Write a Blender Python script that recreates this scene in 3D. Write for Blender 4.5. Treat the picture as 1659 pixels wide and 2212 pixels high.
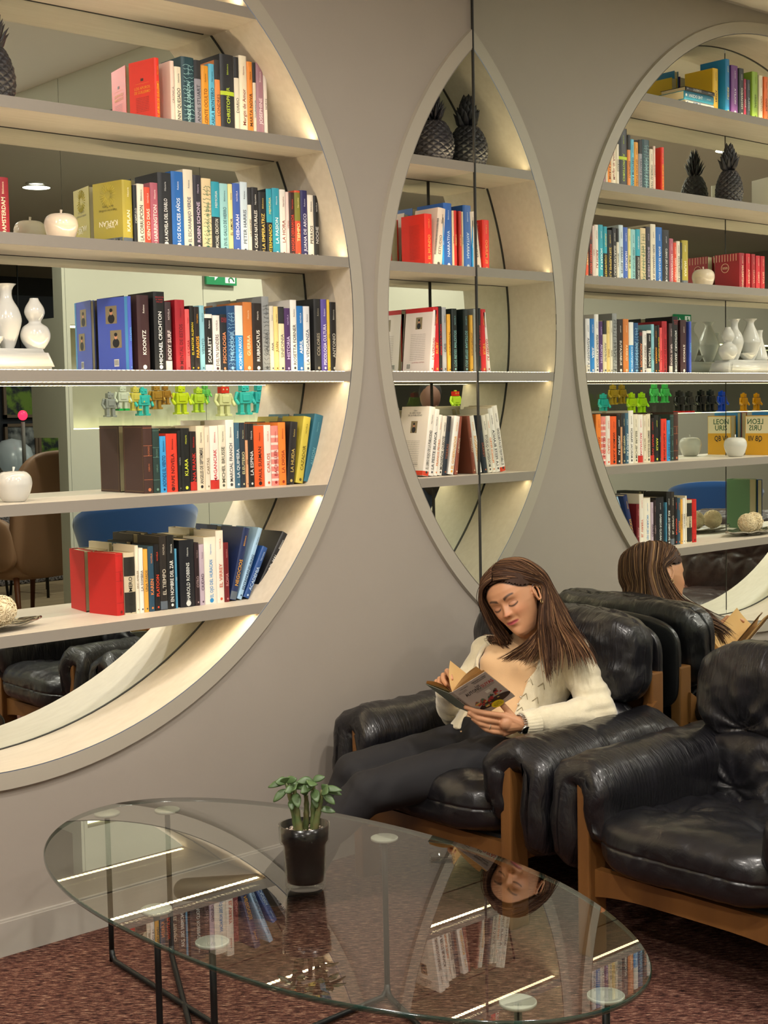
import bpy, bmesh, math, random
import numpy as np
from mathutils import Vector, Matrix, Quaternion, noise
for _o in list(bpy.data.objects): bpy.data.objects.remove(_o)
SC = bpy.context.scene
COL = SC.collection
PI = math.pi
V = Vector
# ------------------------------------------------------------------ camera, world, lights, exposure
CAM = V((-3.744036, -3.650825, 1.517))
FW = V((0.66554691, 0.74296656, -0.07104927)); RT = V((0.74376168, -0.66815182, -0.0197916)); UP = RT.cross(FW)
cam_d = bpy.data.cameras.new('camera'); cam = bpy.data.objects.new('camera', cam_d); COL.objects.link(cam)
cam_d.sensor_fit = 'HORIZONTAL'; cam_d.sensor_width = 36.0; cam_d.lens = 3071.367 * 36.0 / 1659.0
cam_d.clip_start = 0.01; cam_d.clip_end = 60
cam.matrix_world = Matrix(((RT.x, UP.x, -FW.x, CAM.x), (RT.y, UP.y, -FW.y, CAM.y), (RT.z, UP.z, -FW.z, CAM.z), (0, 0, 0, 1)))
SC.camera = cam
W = bpy.data.worlds.new('world'); SC.world = W; W.use_nodes = True
W.node_tree.nodes['Background'].inputs[0].default_value = (0.75, 0.85, 1.0, 1); W.node_tree.nodes['Background'].inputs[1].default_value = 0.25
SC.view_settings.view_transform = 'Standard'; SC.view_settings.look = 'None'
SC.view_settings.exposure = -0.3; SC.view_settings.gamma = 1.0; SC.view_settings.use_curve_mapping = False
CY = SC.cycles
CY.max_bounces = 12; CY.glossy_bounces = 8; CY.diffuse_bounces = 4; CY.transmission_bounces = 8; CY.transparent_max_bounces = 16
CY.caustics_reflective = True; CY.caustics_refractive = False; CY.sample_clamp_indirect = 6.0
CY.use_denoising = True
LED = 27.0          # light strips under the shelves
KEY = .92           # ceiling downlights
def area(name, loc, size, power, col=(1, .93, .84), rot=(0, 0, 0), size_y=None, spread=None):
    l = bpy.data.lights.new(name, 'AREA'); l.energy = power; l.color = col; l.shape = 'RECTANGLE' if size_y else 'DISK'; l.size = size
    if size_y: l.size_y = size_y
    if spread: l.spread = spread
    o = bpy.data.objects.new(name, l); COL.objects.link(o); o.location = loc; o.rotation_euler = rot; return o
CEIL = 3.25
# ceiling downlights: (x, y, power); the discs are built with the ceiling further down
DOWN = [(-2.9, -1.6, 62), (-1.25, -2.2, 62), (-4.5, -1.5, 55), (-2.4, -3.3, 55), (-4.3, -3.4, 45), (-6.4, -2.4, 50), (-.6, -3.4, 30), (-8.6, -2.4, 40),
        (-1.5, -5.5, 45), (-3.6, -6.6, 40), (-7.4, -6.6, 40)]
for i, (x, y, p) in enumerate(DOWN):
    area('downlight_lamp', (x, y, CEIL - .035), .2, p * KEY)
#area(, (-2.6, -2.0, CEIL - .12), 4.6, 62 * KEY, (1, .95, .9), (0, 0, 0), 3.2)

# ------------------------------------------------------------------ helpers
def lin(c):
    if isinstance(c, str):
        c = [int(c[i:i + 2], 16) / 255 for i in (0, 2, 4)]
    return tuple(((v / 12.92) if v <= .04045 else ((v + .055) / 1.055) ** 2.4) for v in c[:3]) + (1.0,)
MATS = {}
def mat(name, col, rough=.5, metal=0., emit=0., bump=None, var=None, coat=0., spec=.5, trans=0., ior=1.45, sss=0., vcol=None, alpha=1., sheen=0., ecol=None, gcoord='Object'):
    """bump=(scale, strength, distance, stretch xyz); var=(scale, other colour, contrast, stretch)"""
    if name in MATS: return MATS[name]
    m = bpy.data.materials.new(name); m.use_nodes = True; nt = m.node_tree; N = nt.nodes; L = nt.links
    b = N['Principled BSDF']; b.inputs['Base Color'].default_value = lin(col); b.inputs['Roughness'].default_value = rough
    b.inputs['Metallic'].default_value = metal; b.inputs['IOR'].default_value = ior; b.inputs['Specular IOR Level'].default_value = spec
    b.inputs['Coat Weight'].default_value = coat; b.inputs['Coat Roughness'].default_value = .15; b.inputs['Transmission Weight'].default_value = trans
    b.inputs['Sheen Weight'].default_value = sheen
    if sss: b.inputs['Subsurface Weight'].default_value = sss; b.inputs['Subsurface Radius'].default_value = (.012, .005, .003); b.inputs['Subsurface Scale'].default_value = 1.
    if emit:
        b.inputs['Emission Color'].default_value = lin(ecol or col); b.inputs['Emission Strength'].default_value = emit
    if alpha < 1: b.inputs['Alpha'].default_value = alpha
    def coord(stretch):
        tc = N.new('ShaderNodeTexCoord'); mp = N.new('ShaderNodeMapping'); L.new(tc.outputs[gcoord], mp.inputs[0])
        mp.inputs['Scale'].default_value = stretch or (1, 1, 1); return mp
    src = None
    if vcol:
        a = N.new('ShaderNodeVertexColor'); a.layer_name = vcol; src = a.outputs[0]; L.new(src, b.inputs['Base Color'])
    if var:
        mp = coord(var[3] if len(var) > 3 else None); n = N.new('ShaderNodeTexNoise'); n.inputs['Scale'].default_value = var[0]; n.inputs['Detail'].default_value = 6
        L.new(mp.outputs[0], n.inputs[0]); r = N.new('ShaderNodeValToRGB'); c = var[2]
        r.color_ramp.elements[0].position = .5 - c; r.color_ramp.elements[1].position = .5 + c
        r.color_ramp.elements[0].color = lin(col); r.color_ramp.elements[1].color = lin(var[1])
        L.new(n.outputs[0], r.inputs[0])
        if src is not None:
            mx = N.new('ShaderNodeMix'); mx.data_type = 'RGBA'; mx.blend_type = 'MULTIPLY'; mx.inputs[0].default_value = 1
            L.new(src, mx.inputs[6]); L.new(r.outputs[0], mx.inputs[7]); L.new(mx.outputs[2], b.inputs['Base Color'])
        else: L.new(r.outputs[0], b.inputs['Base Color'])
    if bump:
        prev = None
        for bp in (bump if isinstance(bump, list) else [bump]):
            mp = coord(bp[3] if len(bp) > 3 else None)
            if len(bp) > 4 and bp[4] == 'vor':
                n = N.new('ShaderNodeTexVoronoi'); n.feature = 'DISTANCE_TO_EDGE'; n.inputs['Scale'].default_value = bp[0]
            elif len(bp) > 4 and bp[4] == 'wave':
                n = N.new('ShaderNodeTexWave'); n.inputs['Scale'].default_value = bp[0]
            else:
                n = N.new('ShaderNodeTexNoise'); n.inputs['Scale'].default_value = bp[0]; n.inputs['Detail'].default_value = 5
            if len(bp) > 5: n.inputs['Distortion'].default_value = bp[5]
            L.new(mp.outputs[0], n.inputs[0]); u = N.new('ShaderNodeBump'); u.inputs['Strength'].default_value = bp[1]; u.inputs['Distance'].default_value = bp[2]
            L.new(n.outputs[0], u.inputs['Height'])
            if prev: L.new(prev.outputs[0], u.inputs['Normal'])
            prev = u
        L.new(prev.outputs[0], b.inputs['Normal'])
    MATS[name] = m; return m
def C(c, rough=.55, **k):   # plain colour material cached by hex
    return mat('paint_%s_%d' % (c, int(rough * 100)), c, rough, **k)

def new_obj(name, me, parent=None, mats=None, loc=None):
    o = bpy.data.objects.new(name, me); COL.objects.link(o)
    if mats:
        for m in (mats if isinstance(mats, (list, tuple)) else [mats]): me.materials.append(m)
    if parent: o.parent = parent
    if loc: o.location = loc
    return o
def tag(o, label, cat, group=None, kind=None):
    o['label'] = label; o['category'] = cat
    if group: o['group'] = group
    if kind: o['kind'] = kind
    return o
def root(name, loc, label, cat, group=None, rz=0):
    o = bpy.data.objects.new(name, None); COL.objects.link(o); o.location = loc; o.rotation_euler = (0, 0, rz); o.empty_display_size = .05
    return tag(o, label, cat, group)
class MB:
    """collects shapes into one mesh, each face with a material slot"""
    def __init__(s): s.v = []; s.f = []; s.m = []; s.sm = []
    def add(s, vs, fs, mi=0, smooth=False, M=None):
        b = len(s.v)
        for p in vs:
            p = V(p); s.v.append(tuple(M @ p if M is not None else p))
        for f in fs: s.f.append([b + i for i in f]); s.m.append(mi); s.sm.append(smooth)
    def box(s, x0, x1, y0, y1, z0, z1, mi=0, M=None, bev=0):
        if bev:
            b = bmesh.new(); bmesh.ops.create_cube(b, size=1)
            for v in b.verts: v.co = V(((x0 + x1) / 2 + v.co.x * (x1 - x0), (y0 + y1) / 2 + v.co.y * (y1 - y0), (z0 + z1) / 2 + v.co.z * (z1 - z0)))
            bmesh.ops.bevel(b, geom=b.edges[:], offset=bev, segments=2, affect='EDGES', profile=.6)
            b.verts.index_update(); s.add([v.co for v in b.verts], [[v.index for v in f.verts] for f in b.faces], mi, False, M); b.free(); return
        s.add([(x0, y0, z0), (x1, y0, z0), (x1, y1, z0), (x0, y1, z0), (x0, y0, z1), (x1, y0, z1), (x1, y1, z1), (x0, y1, z1)],
              [(0, 3, 2, 1), (4, 5, 6, 7), (0, 1, 5, 4), (1, 2, 6, 5), (2, 3, 7, 6), (3, 0, 4, 7)], mi, False, M)
    def lathe(s, prof, n=32, mi=0, c=(0, 0, 0), M=None, sx=1, sy=1, cap=True):
        """prof: [(r, z)...]"""
        vs = []; fs = []
        for r, z in prof:
            for i in range(n):
                a = 2 * PI * i / n; vs.append((c[0] + r * sx * math.cos(a), c[1] + r * sy * math.sin(a), c[2] + z))
        for k in range(len(prof) - 1):
            for i in range(n):
                j = (i + 1) % n; fs.append((k * n + i, k * n + j, (k + 1) * n + j, (k + 1) * n + i))
        if cap:
            fs.append(tuple(range(n - 1, -1, -1))); fs.append(tuple((len(prof) - 1) * n + i for i in range(n)))
        s.add(vs, fs, mi, True, M)
    def tube(s, pts, rad, n=8, mi=0, closed=False, flat=1., M=None, cap=True):
        pts = [V(p) for p in pts]; m = len(pts)
        rad = rad if isinstance(rad, (list, tuple)) else [rad] * m
        vs = []; fs = []; up = None
        for k, p in enumerate(pts):
            if closed: t = (pts[(k + 1) % m] - pts[k - 1])
            else: t = pts[min(k + 1, m - 1)] - pts[max(k - 1, 0)]
            t = t.normalized() if t.length > 1e-9 else V((0, 0, 1))
            if up is None: up = t.orthogonal().normalized()
            up = (up - t * up.dot(t)); up = up.normalized() if up.length > 1e-6 else t.orthogonal().normalized()
            w = t.cross(up)
            for i in range(n):
                a = 2 * PI * i / n; vs.append(p + up * (rad[k] * math.cos(a)) + w * (rad[k] * flat * math.sin(a)))
        R = m if closed else m - 1
        for k in range(R):
            for i in range(n):
                j = (i + 1) % n; k2 = (k + 1) % m
                fs.append((k * n + i, k * n + j, k2 * n + j, k2 * n + i))
        if not closed and cap:
            fs.append(tuple(range(n - 1, -1, -1))); fs.append(tuple((m - 1) * n + i for i in range(n)))
        s.add(vs, fs, mi, True, M)
    def ell(s, c, r, M=None, mi=0, n=20):
        vs = []; fs = []
        for k in range(n // 2 + 1):
            t = PI * k / (n // 2)
            for i in range(n):
                a = 2 * PI * i / n
                p = V((r[0] * math.sin(t) * math.cos(a), r[1] * math.sin(t) * math.sin(a), r[2] * math.cos(t)))
                if M is not None: p = M.to_3x3() @ p
                vs.append(V(c) + p)
        for k in range(n // 2):
            for i in range(n):
                j = (i + 1) % n; fs.append((k * n + i, (k + 1) * n + i, (k + 1) * n + j, k * n + j))
        s.add(vs, fs, mi, True)
    def cap(s, p0, p1, r0, r1, n=18, flat=1., mi=0):
        """tapered capsule"""
        p0 = V(p0); p1 = V(p1); d = (p1 - p0); L = d.length; d = d.normalized() if L > 1e-9 else V((0, 0, 1))
        pts = []; rad = []
        for k in range(6):
            t = -PI / 2 + PI / 2 * k / 6; pts.append(p0 + d * r0 * math.sin(t)); rad.append(max(r0 * math.cos(t), 1e-4))
        for k in range(9): pts.append(p0 + d * L * k / 8); rad.append(r0 + (r1 - r0) * k / 8)
        for k in range(1, 7):
            t = PI / 2 * k / 6; pts.append(p1 + d * r1 * math.sin(t)); rad.append(max(r1 * math.cos(t), 1e-4))
        s.tube(pts, rad, n, mi, flat=flat)
    def mesh(s, name='m', keep=None):
        me = bpy.data.meshes.new(name); me.from_pydata([tuple(v) for v in s.v], [], s.f)
        me.polygons.foreach_set('material_index', s.m); me.polygons.foreach_set('use_smooth', s.sm); me.update(); return me
    def build(s, name, mats, parent=None, loc=None): return new_obj(name, s.mesh(name), parent, mats, loc)
def dg_mesh(o):
    bpy.context.view_layer.update()
    dg = bpy.context.evaluated_depsgraph_get(); me = bpy.data.meshes.new_from_object(o.evaluated_get(dg)); return me
def voxel(mb, size, smooth=6, name='body', adapt=0., factor=.5, shrink=None):
    """unite overlapping shapes into one continuous skin"""
    me = mb.mesh(); o = bpy.data.objects.new('tmp', me); COL.objects.link(o)
    r = o.modifiers.new('r', 'REMESH'); r.mode = 'VOXEL'; r.voxel_size = size; r.adaptivity = adapt; r.use_smooth_shade = True
    if smooth:
        q = o.modifiers.new('s', 'SMOOTH'); q.factor = factor; q.iterations = smooth
    out = dg_mesh(o); bpy.data.objects.remove(o); out.name = name
    out.polygons.foreach_set('use_smooth', [True] * len(out.polygons)); return out
def move_verts(me, fn):
    """fn(P (n,3) array, N normals) -> new positions"""
    n = len(me.vertices); P = np.empty(n * 3); me.vertices.foreach_get('co', P); P = P.reshape(-1, 3)
    N = np.empty(n * 3); me.vertices.foreach_get('normal', N); N = N.reshape(-1, 3)
    Q = fn(P, N); me.vertices.foreach_set('co', np.asarray(Q, float).ravel()); me.update(); return me
def vcolors(me, cols, name='col'):
    a = me.color_attributes.new(name, 'FLOAT_COLOR', 'POINT'); c = np.ones((len(me.vertices), 4)); c[:, :3] = cols
    a.data.foreach_set('color', c.ravel())
def snoise(P, sc, seed=0):
    return np.array([noise.noise(V((p[0] * sc[0] + seed, p[1] * sc[1] + seed * 1.7, p[2] * sc[2]))) for p in P])
_tx = {}
def text_mesh(txt, size=1., bold=False):
    """(verts, faces) of flat text, height scaled so that capitals are `size`, centred"""
    k = (txt, bold)
    if k not in _tx:
        cu = bpy.data.curves.new('t', 'FONT'); cu.body = txt; cu.resolution_u = 2; cu.offset = .012 if bold else 0
        o = bpy.data.objects.new('t', cu); COL.objects.link(o); me = dg_mesh(o)
        vs = [tuple(v.co) for v in me.vertices]; fs = [list(p.vertices) for p in me.polygons]
        bpy.data.objects.remove(o); bpy.data.curves.remove(cu); bpy.data.meshes.remove(me)
        if vs:
            xs = [v[0] for v in vs]; cx = (min(xs) + max(xs)) / 2; w = max(xs) - min(xs)
        else: cx = w = 0
        _tx[k] = ([(v[0] - cx, v[1] - .345, 0) for v in vs], fs, max(w, .01))
    vs, fs, w = _tx[k]; sc = size / .69
    return [(x * sc, y * sc, 0) for x, y, z in vs], fs, w * sc
def put_text(mb, txt, size, M, mi, maxw=None, bold=False, sx=1.):
    vs, fs, w = text_mesh(txt, size, bold); k = 1.
    if maxw and w * sx > maxw: k = maxw / (w * sx)
    mb.add([(x * k * sx, y, z) for x, y, z in vs], fs, mi, False, M)
def frame(o, x, y):
    """matrix with origin o, local x axis x, local y axis y"""
    x = V(x).normalized(); y = V(y); y = (y - x * y.dot(x)).normalized(); z = x.cross(y)
    return Matrix(((x.x, y.x, z.x, o[0]), (x.y, y.y, z.y, o[1]), (x.z, y.z, z.z, o[2]), (0, 0, 0, 1)))

# ------------------------------------------------------------------ materials of the room
M_WALL = mat('wall_plaster', 'a39a90', .75, bump=(60, .12, .002), var=(2.2, '9d948a', .3))
M_OAK = mat('white_stained_oak', 'd6cdbe', .42, bump=[(9, .25, .0015, (1, 14, 14)), (40, .1, .0006)], var=(5, 'cbc1b1', .25, (1, 10, 10)))
M_RIM = mat('rim_paint', 'aaa294', .5, bump=(30, .06, .0008))
def led_dots(m):
    nt = m.node_tree; N = nt.nodes; L = nt.links; b = N['Principled BSDF']; tc = N.new('ShaderNodeTexCoord'); sp = N.new('ShaderNodeSeparateXYZ'); L.new(tc.outputs['Object'], sp.inputs[0])
    a = N.new('ShaderNodeMath'); a.operation = 'MULTIPLY'; a.inputs[1].default_value = 62; f = N.new('ShaderNodeMath'); f.operation = 'FRACT'; g = N.new('ShaderNodeMath'); g.operation = 'LESS_THAN'; g.inputs[1].default_value = .55
    h = N.new('ShaderNodeMath'); h.operation = 'MULTIPLY_ADD'; h.inputs[1].default_value = LED * 1.5; h.inputs[2].default_value = LED * .18
    L.new(sp.outputs[0], a.inputs[0]); L.new(a.outputs[0], f.inputs[0]); L.new(f.outputs[0], g.inputs[0]); L.new(g.outputs[0], h.inputs[0]); L.new(h.outputs[0], b.inputs['Emission Strength'])
def mirror_mat(name, tint, rough=.0):
    m = bpy.data.materials.new(name); m.use_nodes = True; nt = m.node_tree; nt.nodes.clear()
    g = nt.nodes.new('ShaderNodeBsdfGlossy'); g.inputs[0].default_value = tint + (1,); g.inputs['Roughness'].default_value = rough
    o = nt.nodes.new('ShaderNodeOutputMaterial'); nt.links.new(g.outputs[0], o.inputs[0]); return m
M_MIRROR = mirror_mat('silvered_mirror', (.845, .89, .84))
M_LIP = mat('shaded_oak_lip', '938b80', .55, bump=[(12, .15, .0008, (1, 14, 14))])  # oak front edge out of the strip light, its shade put into the colour
M_DARK = mat('dark_joint', '2c2c2a', .6)
M_LED = mat('led_strip', 'fff4dc', .5, emit=LED, ecol='ffe6b8')
M_CARPET = mat('maroon_carpet', '5c4038', .95, bump=(260, .8, .004), spec=.1)
def carpet_nodes():
    m = M_CARPET; nt = m.node_tree; N = nt.nodes; L = nt.links; b = N['Principled BSDF']
    tc = N.new('ShaderNodeTexCoord'); mp = N.new('ShaderNodeMapping'); mp.inputs['Rotation'].default_value = (0, 0, .73); mq = N.new('ShaderNodeMapping'); mq.inputs['Scale'].default_value = (12, 60, 1)
    L.new(tc.outputs['Object'], mp.inputs[0]); L.new(mp.outputs[0], mq.inputs[0]); n = N.new('ShaderNodeTexNoise'); n.inputs['Scale'].default_value = 2.6; n.inputs['Detail'].default_value = 10; n.inputs['Roughness'].default_value = .82
    L.new(mq.outputs[0], n.inputs[0]); r = N.new('ShaderNodeValToRGB'); e = r.color_ramp.elements
    e[0].position = .42; e[0].color = lin('1e1414'); e[1].position = .62; e[1].color = lin('a88c78')
    x = e.new(.485); x.color = lin('4c302b'); x = e.new(.54); x.color = lin('704a3e')
    L.new(n.outputs[0], r.inputs[0]); L.new(r.outputs[0], b.inputs['Base Color'])
carpet_nodes()

led_dots(M_LED)
# ------------------------------------------------------------------ room shell
R = 1.31; CZ = 1.83576; X1 = -1.90678; X2 = .87625; D = .2449; RIMW = .052; WY = .014
def struct(name, mb, mats): o = mb.build(name, mats); o['kind'] = 'structure'; return o
def wall_with_holes():
    b = bmesh.new(); X0 = -10.5
    def ring(c, r, n=144): return [(c + r * math.cos(2 * PI * i / n), CZ + r * math.sin(2 * PI * i / n)) for i in range(n)]
    loops = [ring(X1, R + .03)]
    a0 = math.acos((-X2) / (R + .03))           # second circle is cut by the corner x = 0
    n = 90; arc = [(X2 + (R + .03) * math.cos(a0 + (2 * PI - 2 * a0) * i / n), CZ + (R + .03) * math.sin(a0 + (2 * PI - 2 * a0) * i / n)) for i in range(n + 1)]
    outer = [(0, CEIL)] + [(0, arc[0][1])] + arc[1:-1] + [(0, arc[-1][1]), (0, 0), (X0, 0), (X0, CEIL)]
    for lp in [outer] + loops:
        vs = [b.verts.new((x, WY, z)) for x, z in lp]
        for i in range(len(vs)): b.edges.new((vs[i], vs[(i + 1) % len(vs)]))
    bmesh.ops.triangle_fill(b, use_beauty=True, use_dissolve=False, edges=b.edges[:])
    bmesh.ops.recalc_face_normals(b, faces=b.faces[:])
    me = bpy.data.meshes.new('wall_back'); b.to_mesh(me); b.free()
    o = new_obj('wall_back', me, None, M_WALL); o['kind'] = 'structure'; return o
wall_with_holes()
m = MB(); m.box(-10.5, 0, -.001, WY, 0, .097); m.box(-10.5, 0, .004, WY, .097, .103); struct('baseboard_back', m, mat('baseboard_paint', 'aca59c', .5))
# mirror wall in three panels, 4 mm thick, over a dark substrate
for i in range(3):
    m = MB(); y0 = -1.24 * i - .0015; y1 = -1.24 * (i + 1) + .0015
    m.box(-.0, .004, y1, y0 if i else D, 0, CEIL - .001)
    struct('wall_mirror' if not i else 'wall_mirror.%03d' % i, m, M_MIRROR)
m = MB(); m.box(.0045, .05, -3.76, .3, 0, CEIL)
struct('wall_right', m, M_DARK)
m = MB(); m.box(-.003, .0042, -.003, .0055, 0, CEIL); struct('trim_corner', m, M_DARK)
m = MB(); m.box(-.003, .0042, -3.745, -3.72, 0, CEIL); struct('trim_mirror_end', m, M_DARK)
m = MB(); m.box(-11, 3, -3.0, .3, -.03, 0); m.box(-11, -6, -4.0, -3.0, -.03, 0); m.box(-11, 3, -12, -3.0, -.03, -.0005, 1)
struct('floor', m, [M_CARPET, mat('pale_wood_floor', '9a8468', .5, var=(2, 'b09a7a', .2, (1, 9, 1)))])
m = MB(); m.box(-11, 3, -12, .3, CEIL, CEIL + .05); struct('ceiling', m, mat('ceiling_paint', 'dcd6cc', .8))
m = MB(); m.box(-11, 3, -12.1, -12, 0, CEIL); struct('wall_far', m, mat('far_wall_paint', '4a4c52', .8))
m = MB(); m.box(3, 3.1, -12, -3.72, 0, CEIL); m.box(.05, 3.1, -3.76, -3.66, 0, CEIL); struct('wall_side', m, mat('side_wall_paint', '8a8478', .8))
m = MB(); m.box(-11.1, -10.5, -12, .3, 0, CEIL); struct('wall_left', m, M_WALL)
for i, (x, y, p) in enumerate(DOWN):
    t = root('downlight' if not i else 'downlight.%03d' % i, (x, y, CEIL), 'small round recessed downlight set in the grey ceiling', 'light', 'recessed ceiling downlights')
    m = MB(); m.lathe([(.075, 0), (.078, -.006), (.062, -.012), (.055, -.002)], 24, cap=False); m.build('trim_ring', mat('white_metal', 'd8d6d0', .4), t)
    m = MB(); m.lathe([(.055, -.003), (.0001, -.004)], 24, cap=False); m.build('diffuser', mat('downlight_glow', 'fff6e6', .5, emit=14), t)
t = root('ceiling_speaker', (-.75, -3.0, CEIL), 'round grey speaker grille flush with the ceiling', 'speaker')
m = MB(); m.lathe([(.14, 0), (.145, -.008), (.13, -.012), (.0001, -.012)], 32, cap=False); m.build('grille', mat('speaker_grille', '6a6660', .6, bump=(300, .4, .002)), t)

# ------------------------------------------------------------------ round bookcases
ZT = {'s0': 2.7845, 's1': 2.4045, 's2': 2.0312, 's3': 1.6516, 's4': 1.2752, 's5': .9079}; TH = .033
def bookcase(name, cx, xmax, label, shelves, joint):
    t = root(name, (cx, 0, CZ - R), label, 'bookcase', 'round niches with mirrored backs')
    oz = CZ - R
    n = 160
    cut = xmax - cx                                     # local limit in x
    if cut < R:
        a0 = math.acos(cut / R); A = [a0 + (2 * PI - 2 * a0) * i / n for i in range(n + 1)]
    else: A = [2 * PI * i / n for i in range(n + 1)]
    def ringstrip(mb, r0, y0, r1, y1, mi=0):
        vs = []; fs = []
        for a in A:
            for r_, y_ in ((r0, y0), (r1, y1)):
                x_ = r_ * math.cos(a)
                if cut < R and (a == A[0] or a == A[-1]):  # keep ends exactly on the mirror plane
                    x_ = cut; s_ = math.sqrt(max(r_ * r_ - cut * cut, 0)); z_ = s_ if a == A[0] else -s_
                else: z_ = r_ * math.sin(a)
                vs.append((x_, y_, R + z_))
        for i in range(len(A) - 1): fs.append((2 * i, 2 * i + 1, 2 * i + 3, 2 * i + 2))
        mb.add(vs, fs, mi, True)
    m = MB(); ringstrip(m, R, 0, R, D); m.build('niche_lining', M_OAK, t)
    m = MB(); ringstrip(m, R + .003, .006, R, 0); ringstrip(m, R + RIMW, 0, R + .003, 0); ringstrip(m, R + RIMW + .004, WY + .001, R + RIMW, 0)
    m.build('rim', M_RIM, t)
    m = MB(); vs = [(min(R * math.cos(a), cut), D, R + R * math.sin(a)) for a in A[:-1]]
    # mirrored back, split at its centre joint
    for sgn in (-1, 1):
        if cut < R and sgn == 1: continue
        if cut < R: pts = [(R * math.cos(a), R * math.sin(a)) for a in A]; pts[0] = (cut, math.sqrt(R * R - cut * cut)); pts[-1] = (cut, -pts[0][1])
        else: pts = [(sgn * .0015 + sgn * (R - .0015) * math.cos(b_), R * math.sin(b_)) for b_ in [-PI / 2 + PI * i / 80 for i in range(81)]]
        m = MB(); m.add([(x, D, R + z) for x, z in pts], [tuple(range(len(pts))) if sgn < 0 or cut < R else tuple(range(len(pts) - 1, -1, -1))])
        m.build('back_mirror', M_MIRROR, t)
    m = MB(); ringstrip(m, R + .0005, D - .004, R - .003, D - .004); ringstrip(m, R - .003, D - .004, R - .003, D)
    m.build('joint_line', M_DARK, t)
    if joint:
        m = MB(); m.box(-.002, .002, D - .0015, D, 0.02, 2 * R - .02); m.build('joint_line', M_DARK, t)
    if cut < R:
        hc = math.sqrt(R * R - cut * cut); m = MB(); m.box(cut - .004, cut, D - .004, D, R - hc, R + hc); m.build('joint_line', M_DARK, t)
    for k in shelves:
        z1 = ZT[k] - oz; z0 = z1 - TH; dz = max(abs(z0 - R), abs(z1 - R)); hx = math.sqrt(R * R - dz * dz)
        xa = -hx - .004; xb = min(hx + .004, cut)
        h0 = math.sqrt(R * R - (z0 - R) ** 2); h1 = math.sqrt(R * R - (z1 - R) ** 2)
        m = MB(); xr = lambda h: min(h, cut)
        m.add([(-h0, 0.001, z0), (xr(h0), .001, z0), (xr(h0), D - .001, z0), (-h0, D - .001, z0), (-h1, .001, z1), (xr(h1), .001, z1), (xr(h1), D - .001, z1), (-h1, D - .001, z1)],
              [(0, 3, 2, 1), (4, 5, 6, 7), (0, 1, 5, 4), (1, 2, 6, 5), (2, 3, 7, 6), (3, 0, 4, 7)])
        m.m[2] = 1; sh = m.build('shelf', [M_OAK, M_LIP], t)
        for up in ((True,) if k in ('s0', 's1', 's2') else (True, False) if k == 's3' else (False,)):
            zz = z1 if up else z0; sg_ = 1 if up else -1; lim = math.sqrt(R * R - (abs(zz + sg_ * .008 - R)) ** 2) - .008
            a_, b_ = sorted((zz - sg_ * .001, zz + sg_ * .0006)); c_, d_ = sorted((zz, zz + sg_ * .0013))
            m = MB(); m.box(-lim, xr(lim) - .002, .016, .038, a_, b_, 0); m.box(-lim, xr(lim) - .002, .0190, .0340, c_, d_, 1)
            m.build('light_strip', [mat('strip_channel', 'c8c4ba', .4), M_LED], sh)
        m = MB(); m.box(-h1, xr(h1), D - .003, D - .0005, z0 - .002, z0 + .0002); m.build('shadow_gap', M_DARK, sh)
    # strip round the top of the niche
    m = MB(); vs = []; fs = []
    return t
bookcase('round_bookcase', X1, 9, 'large round lit niche with six shelves of books on the grey wall', ['s0', 's1', 's2', 's3', 's4', 's5'], True)
bookcase('round_bookcase.001', X2, 0, 'round lit niche cut off by the mirrored corner, its shelves seen doubled', ['s1', 's2', 's3', 's4'], False)
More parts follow.
